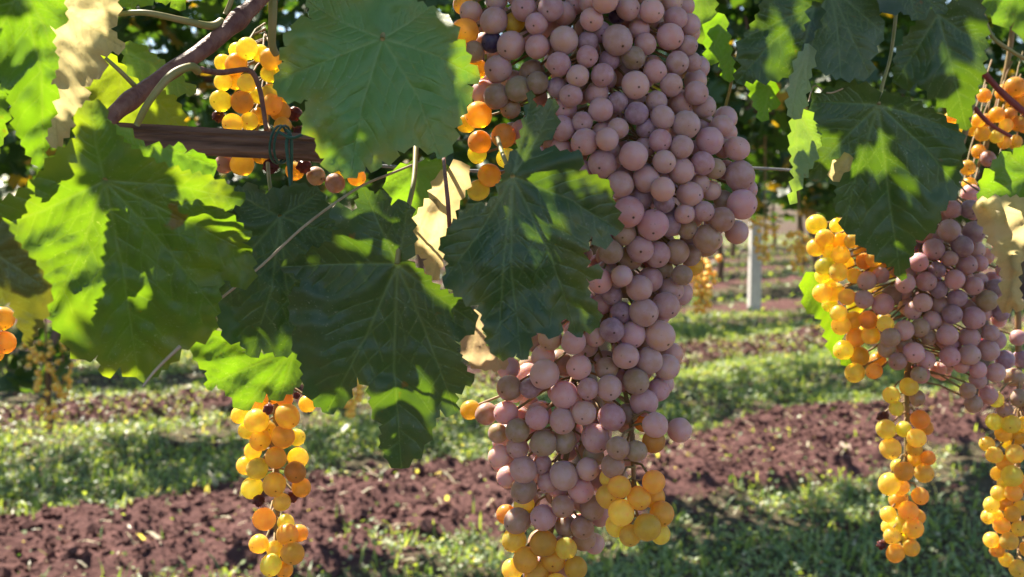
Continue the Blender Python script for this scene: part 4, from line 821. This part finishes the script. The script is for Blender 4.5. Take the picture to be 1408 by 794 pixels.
# ------------------------------------------------------------------ overhead canopy of the near row (out of frame; leaves added on sun rays to shade chosen points)
LIT = [(45, 305, .52), (40, 335, .52), (95, 360, .522), (105, 430, .525), (100, 300, .52), (112, 400, .525), (75, 390, .525), (60, 340, .52), (20, 310, .52), (90, 440, .53), (110, 470, .53), (240, 210, .55), (70, 200, .51), (75, 150, .51), (45, 190, .51), (120, 60, .6), (100, 120, .6), (180, 140, .68), (220, 150, .68), (220, -5, .64),
       (330, 90, .77), (320, 130, .77), (360, 80, .77), (300, 110, .77), (380, 110, .77), (285, 490, .665), (310, 510, .665), (360, 590, .76), (400, 600, .76), (370, 650, .76), (360, 700, .76), (370, 750, .76), (345, 640, .76), (410, 650, .76),
       (700, 660, .65), (790, 690, .65), (810, 640, .65), (740, 740, .65), (720, 700, .65), (770, 770, .65), (700, 760, .65), (850, 690, .63), (880, 720, .63), (900, 670, .63), (840, 660, .63), (655, 165, .65), (660, 195, .65), (675, 240, .65), (650, 225, .65), (600, 290, .63), (590, 340, .63),
       (1120, 310, .9), (1130, 350, .9), (1150, 380, .9), (1140, 400, .9), (1150, 440, .9), (1170, 450, .9), (1170, 480, .9), (1130, 430, .93), (1240, 560, .9), (1230, 600, .9), (1250, 640, .9), (1240, 690, .9), (1240, 740, .9), (1260, 600, .9),
       (1390, 600, .9), (1380, 650, .9), (1395, 700, .9), (1400, 760, .9), (1395, 620, .9), (985, 60, .8), (1005, 90, .8), (1045, 130, .77), (1095, 130, .725), (1100, 220, .74), (1390, 120, .95), (1370, 150, .95), (1355, 180, .95), (1385, 225, .8), (1400, 215, .8),
       (500, 310, .60), (512, 330, .60), (720, 290, .56), (725, 310, .56), (838, 270, .56), (1215, 265, .76), (960, 10, .82)]
SHADE = [(20, 350, .445), (45, 390, .45), (40, 440, .45), (10, 320, .445), (0, 380, .445)]
for gx in range(400, 650, 45):
    for gy in range(10, 235, 45): SHADE.append((gx, gy, .59))
for gx in range(150, 350, 27):
    for gy in range(255, 510, 27): SHADE.append((gx, gy, .54))
for gx in range(410, 650, 30):
    for gy in range(350, 640, 30): SHADE.append((gx, gy, .605))
for gx in range(310, 460, 32):
    for gy in range(270, 480, 32): SHADE.append((gx, gy, .64))
for c_, (x, y, d) in enumerate([(q[3], q[4], q[5]) for q in bigpl]):
    if y < 610 and x > 690: SHADE.append((x, y, d))
for gx in range(620, 850, 27):
    for gy in range(230, 490, 27): SHADE.append((gx, gy, .56))
for gx in range(1120, 1330, 32):
    for gy in range(10, 380, 32): SHADE.append((gx, gy, .76))
for gx in range(1240, 1400, 35):
    for gy in range(260, 540, 35): SHADE.append((gx, gy, .89))
for gx in range(1020, 1120, 35):
    for gy in range(0, 105, 35): SHADE.append((gx, gy, .735))
LP = np.array([tuple(at(*q)) for q in LIT]); S = np.array(tuple(SUN))
def ray_dist(c):
    v = c[None] - LP; t = v @ S; dd = np.linalg.norm(v - t[:, None] * S, axis=1); return np.where(t > 0, dd, 9)
def in_view(c, m=0.06):
    x, y, d = project(Vector(c)); k = m * FPX / max(d, 0.1)
    return d > 0 and -k < x < 1408 + k and -k < y < 794 + k
cp = []; cs = []; cn = []
shaded = []
r = random.Random(77); r.shuffle(SHADE)
covered = []   # (centre, radius) of the leaves so far
def is_cov(p):
    for c, rad in covered:
        v = c - p; t = v @ S
        if t > 0 and np.linalg.norm(v - t * S) < rad * 0.6: return True
    return False
for q in SHADE:
    p = np.array(tuple(at(*q)))
    if is_cov(p): continue
    best = None
    for k in range(60):
        t = r.uniform(0.16, 0.85); sz = r.uniform(0.085, 0.13)
        c = p + S * t + np.array([r.gauss(0, .012), r.gauss(0, .012), r.gauss(0, .012)])
        if in_view(c, sz * 0.55): continue
        m = ray_dist(c).min()
        need = sz * 0.56
        if m > need: best = (c, sz); break
        if m > 0.026 and (best is None or True):
            best = (c, min(sz, m / 0.57))
    if best is None: continue
    c, sz = best; cp.append(c); cs.append(sz); covered.append((c, sz * 0.5))
cp = np.array(cp); cs = np.array(cs); n = len(cp)
# blades face the light, as vine leaves do
yaw0 = math.atan2(-S[0], S[1])
for k, (vv, sel) in enumerate(((VA, cp[:, 0] < 0.17), (VB, cp[:, 0] >= 0.17))):
    m = int(sel.sum())
    if not m: continue
    o = leaf_cloud(cp[sel], cs[sel] * 1.0, 0.25, rng.uniform(0.1, 0.9, m), T_NEAR[k], 'shading_leaves', FOL, vv, True,
                   yaw=rng.normal(math.pi + yaw0, 0.5, m), tilt=rng.normal(0.66, 0.15, m))
    o['kind'] = 'stuff'  # unseen leaves, added one by one to block the sun
# loose upper canopy above and behind, thin enough to leave the sunlit gaps
pts = []; tries = 0
while len(pts) < 1700 and tries < 60000:
    tries += 1
    s = r.uniform(-1.1, 2.3); p = 0.80 + r.gauss(0, 0.26); z = r.uniform(1.2, 2.0)
    c = np.array(tuple(row_pt(p, s, z)))
    if in_view(c, 0.07) or ray_dist(c).min() < 0.066 or np.linalg.norm(c - np.array((0, 0, 1.0))) < 0.35: continue
    pts.append(c)
pts = np.array(pts)
for k, (vv, sel) in enumerate(((VA, pts[:, 0] < 0.17), (VB, pts[:, 0] >= 0.17))):
    m = int(sel.sum()); o = leaf_cloud(pts[sel], rng.uniform(0.085, 0.125, m), 0.7, rng.uniform(0, 0.9, m), T_NEAR[2], 'upper_foliage', FOL, vv, True); o['kind'] = 'stuff'

# ------------------------------------------------------------------ the rows behind
def foliage_pts(n, half, zlo, zhi, thick, seed):
    q = np.random.default_rng(seed); s = q.uniform(-half, half, n); z = zlo + (zhi - zlo) * q.beta(1.3, 1.3, n)
    z += 0.16 * (vnoise(s * 2.3 + seed, s * 0 + 1, 31) - 0.5) * (1.6 - z / zhi)
    w = thick * (0.75 + 0.6 * vnoise(s * 3 + seed, z * 3, 33))
    p = q.normal(0, 0.55, n) * w
    V = np.array([tuple(ROWU)] * n) * s[:, None] + np.array([tuple(ROWN)] * n) * p[:, None]; V[:, 2] = z
    return V
def make_vine(label, group, n, size, seed, tmpl, loc, half=1.15, zlo=0.98):
    root = thing('grape_vine', label, 'vine', loc, group)
    b = Vector(loc)
    P = spline([b + Vector((0, 0, -0.06)), b + Vector((0.03, 0.01, 0.35)), b + Vector((-0.03, 0.02, 0.75)), b + Vector((0.01, 0, 1.15)), b + Vector((0, 0, 1.35))], 5)
    v, f = tube(P, [0.045 - 0.02 * i / len(P) for i in range(len(P))], 8); poly_obj('trunk', v, f, BARK, root)
    parts = []
    for sg in (-1, 1):
        P = spline([b + Vector((0, 0, 1.3)), b + ROWU * 0.3 * sg + Vector((0, 0, 1.38)), b + ROWU * 1.0 * sg + Vector((0, 0, 1.36))], 5); parts.append(tube(P, [0.02 - 0.01 * i / len(P) for i in range(len(P))], 6))
    rr = random.Random(seed)
    for k in range(9):
        s0 = rr.uniform(-1, 1); P = spline([b + ROWU * s0 + Vector((0, 0, 1.36)), b + ROWU * (s0 + rr.gauss(0, .08)) + ROWN * rr.gauss(0, .12) + Vector((0, 0, 1.7)), b + ROWU * (s0 + rr.gauss(0, .2)) + ROWN * rr.gauss(0, .2) + Vector((0, 0, 2.1))], 4); parts.append(tube(P, 0.006, 5))
    v, f = join(parts); poly_obj('canes', v, f, CANE, root)
    V = foliage_pts(n, half, zlo, 2.25, 0.30, seed) + np.array(tuple(b))
    q = np.random.default_rng(seed + 5)
    o = leaf_cloud(V, q.uniform(size * 0.75, size * 1.25, n), 0.9, q.uniform(0, 1, n), tmpl, 'foliage', FOL, root, True); o['kind'] = 'stuff'
    return root
def copy_tree(o, parent=None):
    c = o.copy(); COL.objects.link(c)
    if parent is not None: c.parent = parent
    for ch in list(o.children): copy_tree(ch, c)
    return c
names = ['first', 'second', 'third', 'fourth', 'fifth', 'sixth', 'seventh', 'eighth']
s0s = [2.24, 3.93, 6.14, 6.9, 8.6, 9.2, 10.4, 12.0]
for ri, p in enumerate(ROWS[1:]):
    smin = (0.515 * p - 0.47 * 0.857 * p) / (0.857 + 0.47 * 0.515); smax = (0.515 * p + 0.47 * 0.857 * p) / (0.857 - 0.47 * 0.515)
    lab = 'leafy vine with thin trunk in the %s row behind the hanging bunches' % names[ri]; grp = 'vines of the %s row behind' % names[ri]
    protos = []
    sp = 2.25 if ri == 0 else 2.0
    k0 = math.floor((smin - 1.6 - s0s[ri]) / 2.0); k1 = math.ceil((smax + 1.2 - s0s[ri]) / 2.0)
    if ri >= 4: k0 = max(k0, -3)
    for i, k in enumerate(range(k0, k1 + 1)):
        loc = row_pt(p, s0s[ri] + sp * k, 0.0)
        if len(protos) < (2 if ri < 4 else 1):
            o = make_vine(lab, grp, 2500 if ri < 1 else 900 if ri < 2 else 650, 0.125 if ri < 2 else 0.16, 100 + ri * 10 + i, (T_NEAR[i % 3] if ri < 1 else T_FAR[i % 2]), loc, zlo=0.93 if ri == 0 else 0.98); protos.append(o)
        else:
            o = copy_tree(protos[i % len(protos)]); o.location = loc
# concrete posts carrying the third row
gp = ground_at(1037, 427)
def post(loc, label):
    V = []; F = []; w0, w1, H = 0.052, 0.046, 2.25
    ring = [(-1, -.8), (-.8, -1), (.8, -1), (1, -.8), (1, .8), (.8, 1), (-.8, 1), (-1, .8)]
    zz = [-0.15, 0.0, 0.5, 1.0, 1.5, 2.0, H - 0.01, H]
    for i, z in enumerate(zz):
        w = w0 + (w1 - w0) * max(0, z) / H; w *= 0.9 if i == len(zz) - 1 else 1
        for x, y in ring:
            q = Vector((x * w, y * w, 0)); q.rotate(Matrix.Rotation(0.06, 3, 'Z')); V.append(Vector(loc) + q + Vector((0, 0, z)) + Vector((0.002 * math.sin(z * 9 + x), 0.002 * math.cos(z * 7), 0)))
    for i in range(len(zz) - 1):
        for k in range(8): F.append((i * 8 + k, i * 8 + (k + 1) % 8, (i + 1) * 8 + (k + 1) % 8, (i + 1) * 8 + k))
    F.append(tuple((len(zz) - 1) * 8 + k for k in range(8)))
    return tag(poly_obj('concrete_post', V, F, CONC, None, False), label, 'post')
post((gp.x, gp.y, 0), 'white concrete trellis post standing on bare soil between rows')
# ------------------------------------------------------------------ bunches on the rows behind: one small mesh each
def far_bunch(x, y0, y1, d, rad, n, label, seed, cols=('a', 'y')):
    r = random.Random(seed); cy = (y0 + y1) / 2
    top = at(x, y0, d); H = (y1 - y0) * d / FPX
    root = thing('grape_bunch', label, 'grapes', top, 'amber bunches on the rows behind')
    ring = []; parts = []
    v, f = tube([top + Vector((0, 0.02, 0.25)), top + Vector((0, 0.005, 0.05)), top - Vector((0, 0, H * 0.9))], [0.003, 0.003, 0.0015], 5); poly_obj('stem', v, f, RACHIS, root)
    pl = []
    for k in range(n * 30):
        if len(pl) >= n: break
        t = r.random(); w = rad * (1 - 0.65 * t); a = r.uniform(0, 6.28); q = w * math.sqrt(r.random())
        c = top + Vector((math.cos(a) * q, math.sin(a) * q, -H * t)); g = r.uniform(0.007, 0.009)
        if all((c - e[0]).length > 0.8 * (g + e[1]) for e in pl): pl.append((c, g))
    ico = SPH[0]
    SV, SF = ball(10, 6)
    V = []; F = []
    for c, g in pl:
        b = len(V); V += [c + Vector(q) * g for q in SV]; F += [tuple(i + b for i in q) for q in SF]
    o = poly_obj('grapes', V, F, FARGRAPE, root); o['kind'] = 'stuff'; o.color = (*KIND[cols[0]][0], 0.2)
    return root
far_bunch(62, 470, 588, 2.55, 0.045, 40, 'blurred amber bunch hanging low on a brown cane behind the largest leaf', 1)
far_bunch(86, 500, 548, 2.6, 0.03, 16, 'small blurred amber bunch beside the low brown cane', 2)
far_bunch(966, 355, 430, 2.6, 0.042, 40, 'blurred reddish amber bunch just behind the edge of the huge bunch', 3)
far_bunch(1052, 298, 360, 3.4, 0.050, 40, 'blurred tan bunch hanging beside the white concrete post', 4)
far_bunch(1098, 320, 372, 3.3, 0.055, 40, 'blurred amber bunch seen between the concrete post and golden grapes', 5)
far_bunch(482, 520, 572, 2.3, 0.03, 20, 'blurred amber bunch behind the lobes of the dark middle leaf', 6)
# low hanging shoot of the first row behind, with its leaves
sh = thing('vine_shoot', 'drooping brown shoot with dull leaves above the low blurred bunch', 'shoot', at(75, 430, 2.6))
stick(sh, 'cane', [(100, 330, 2.7), (92, 425, 2.6), (72, 470, 2.58), (66, 520, 2.58), (70, 590, 2.6)], (0.012, 0.006), BARK)
q = np.random.default_rng(5); n = 26
V = at_np(q.uniform(-40, 60, n), q.uniform(470, 545, n), q.uniform(2.5, 2.8, n)); V2 = at_np(q.uniform(55, 100, 8), q.uniform(470, 520, 8), q.uniform(2.5, 2.7, 8))
o = leaf_cloud(np.concatenate([V, V2]), q.uniform(0.07, 0.12, n + 8), 0.9, q.uniform(0, 1, n + 8), T_NEAR[0], 'leaves', FOL, sh, True); o['kind'] = 'stuff'
# ------------------------------------------------------------------ fallen leaf on the soil
fp = ground_at(1166, 632); tv, tf = T_NEAR[1]
hz = float(height(np.array([fp.x]), np.array([fp.y]))[0])
V = tv * 0.095; V[:, 2] = np.abs(V[:, 0]) * 0.9 + 0.012; V = V @ np.array(Matrix.Rotation(1.2, 3, 'Z')).T + np.array((fp.x, fp.y, hz))
t = m_simple('dry_leaf', (0.42, 0.30, 0.22), (0.60, 0.48, 0.38), 60, 0.8, 0.2)
tag(obj('fallen_leaf', V, tf, t), 'pale dry curled leaf lying on the bare brown soil', 'leaf')
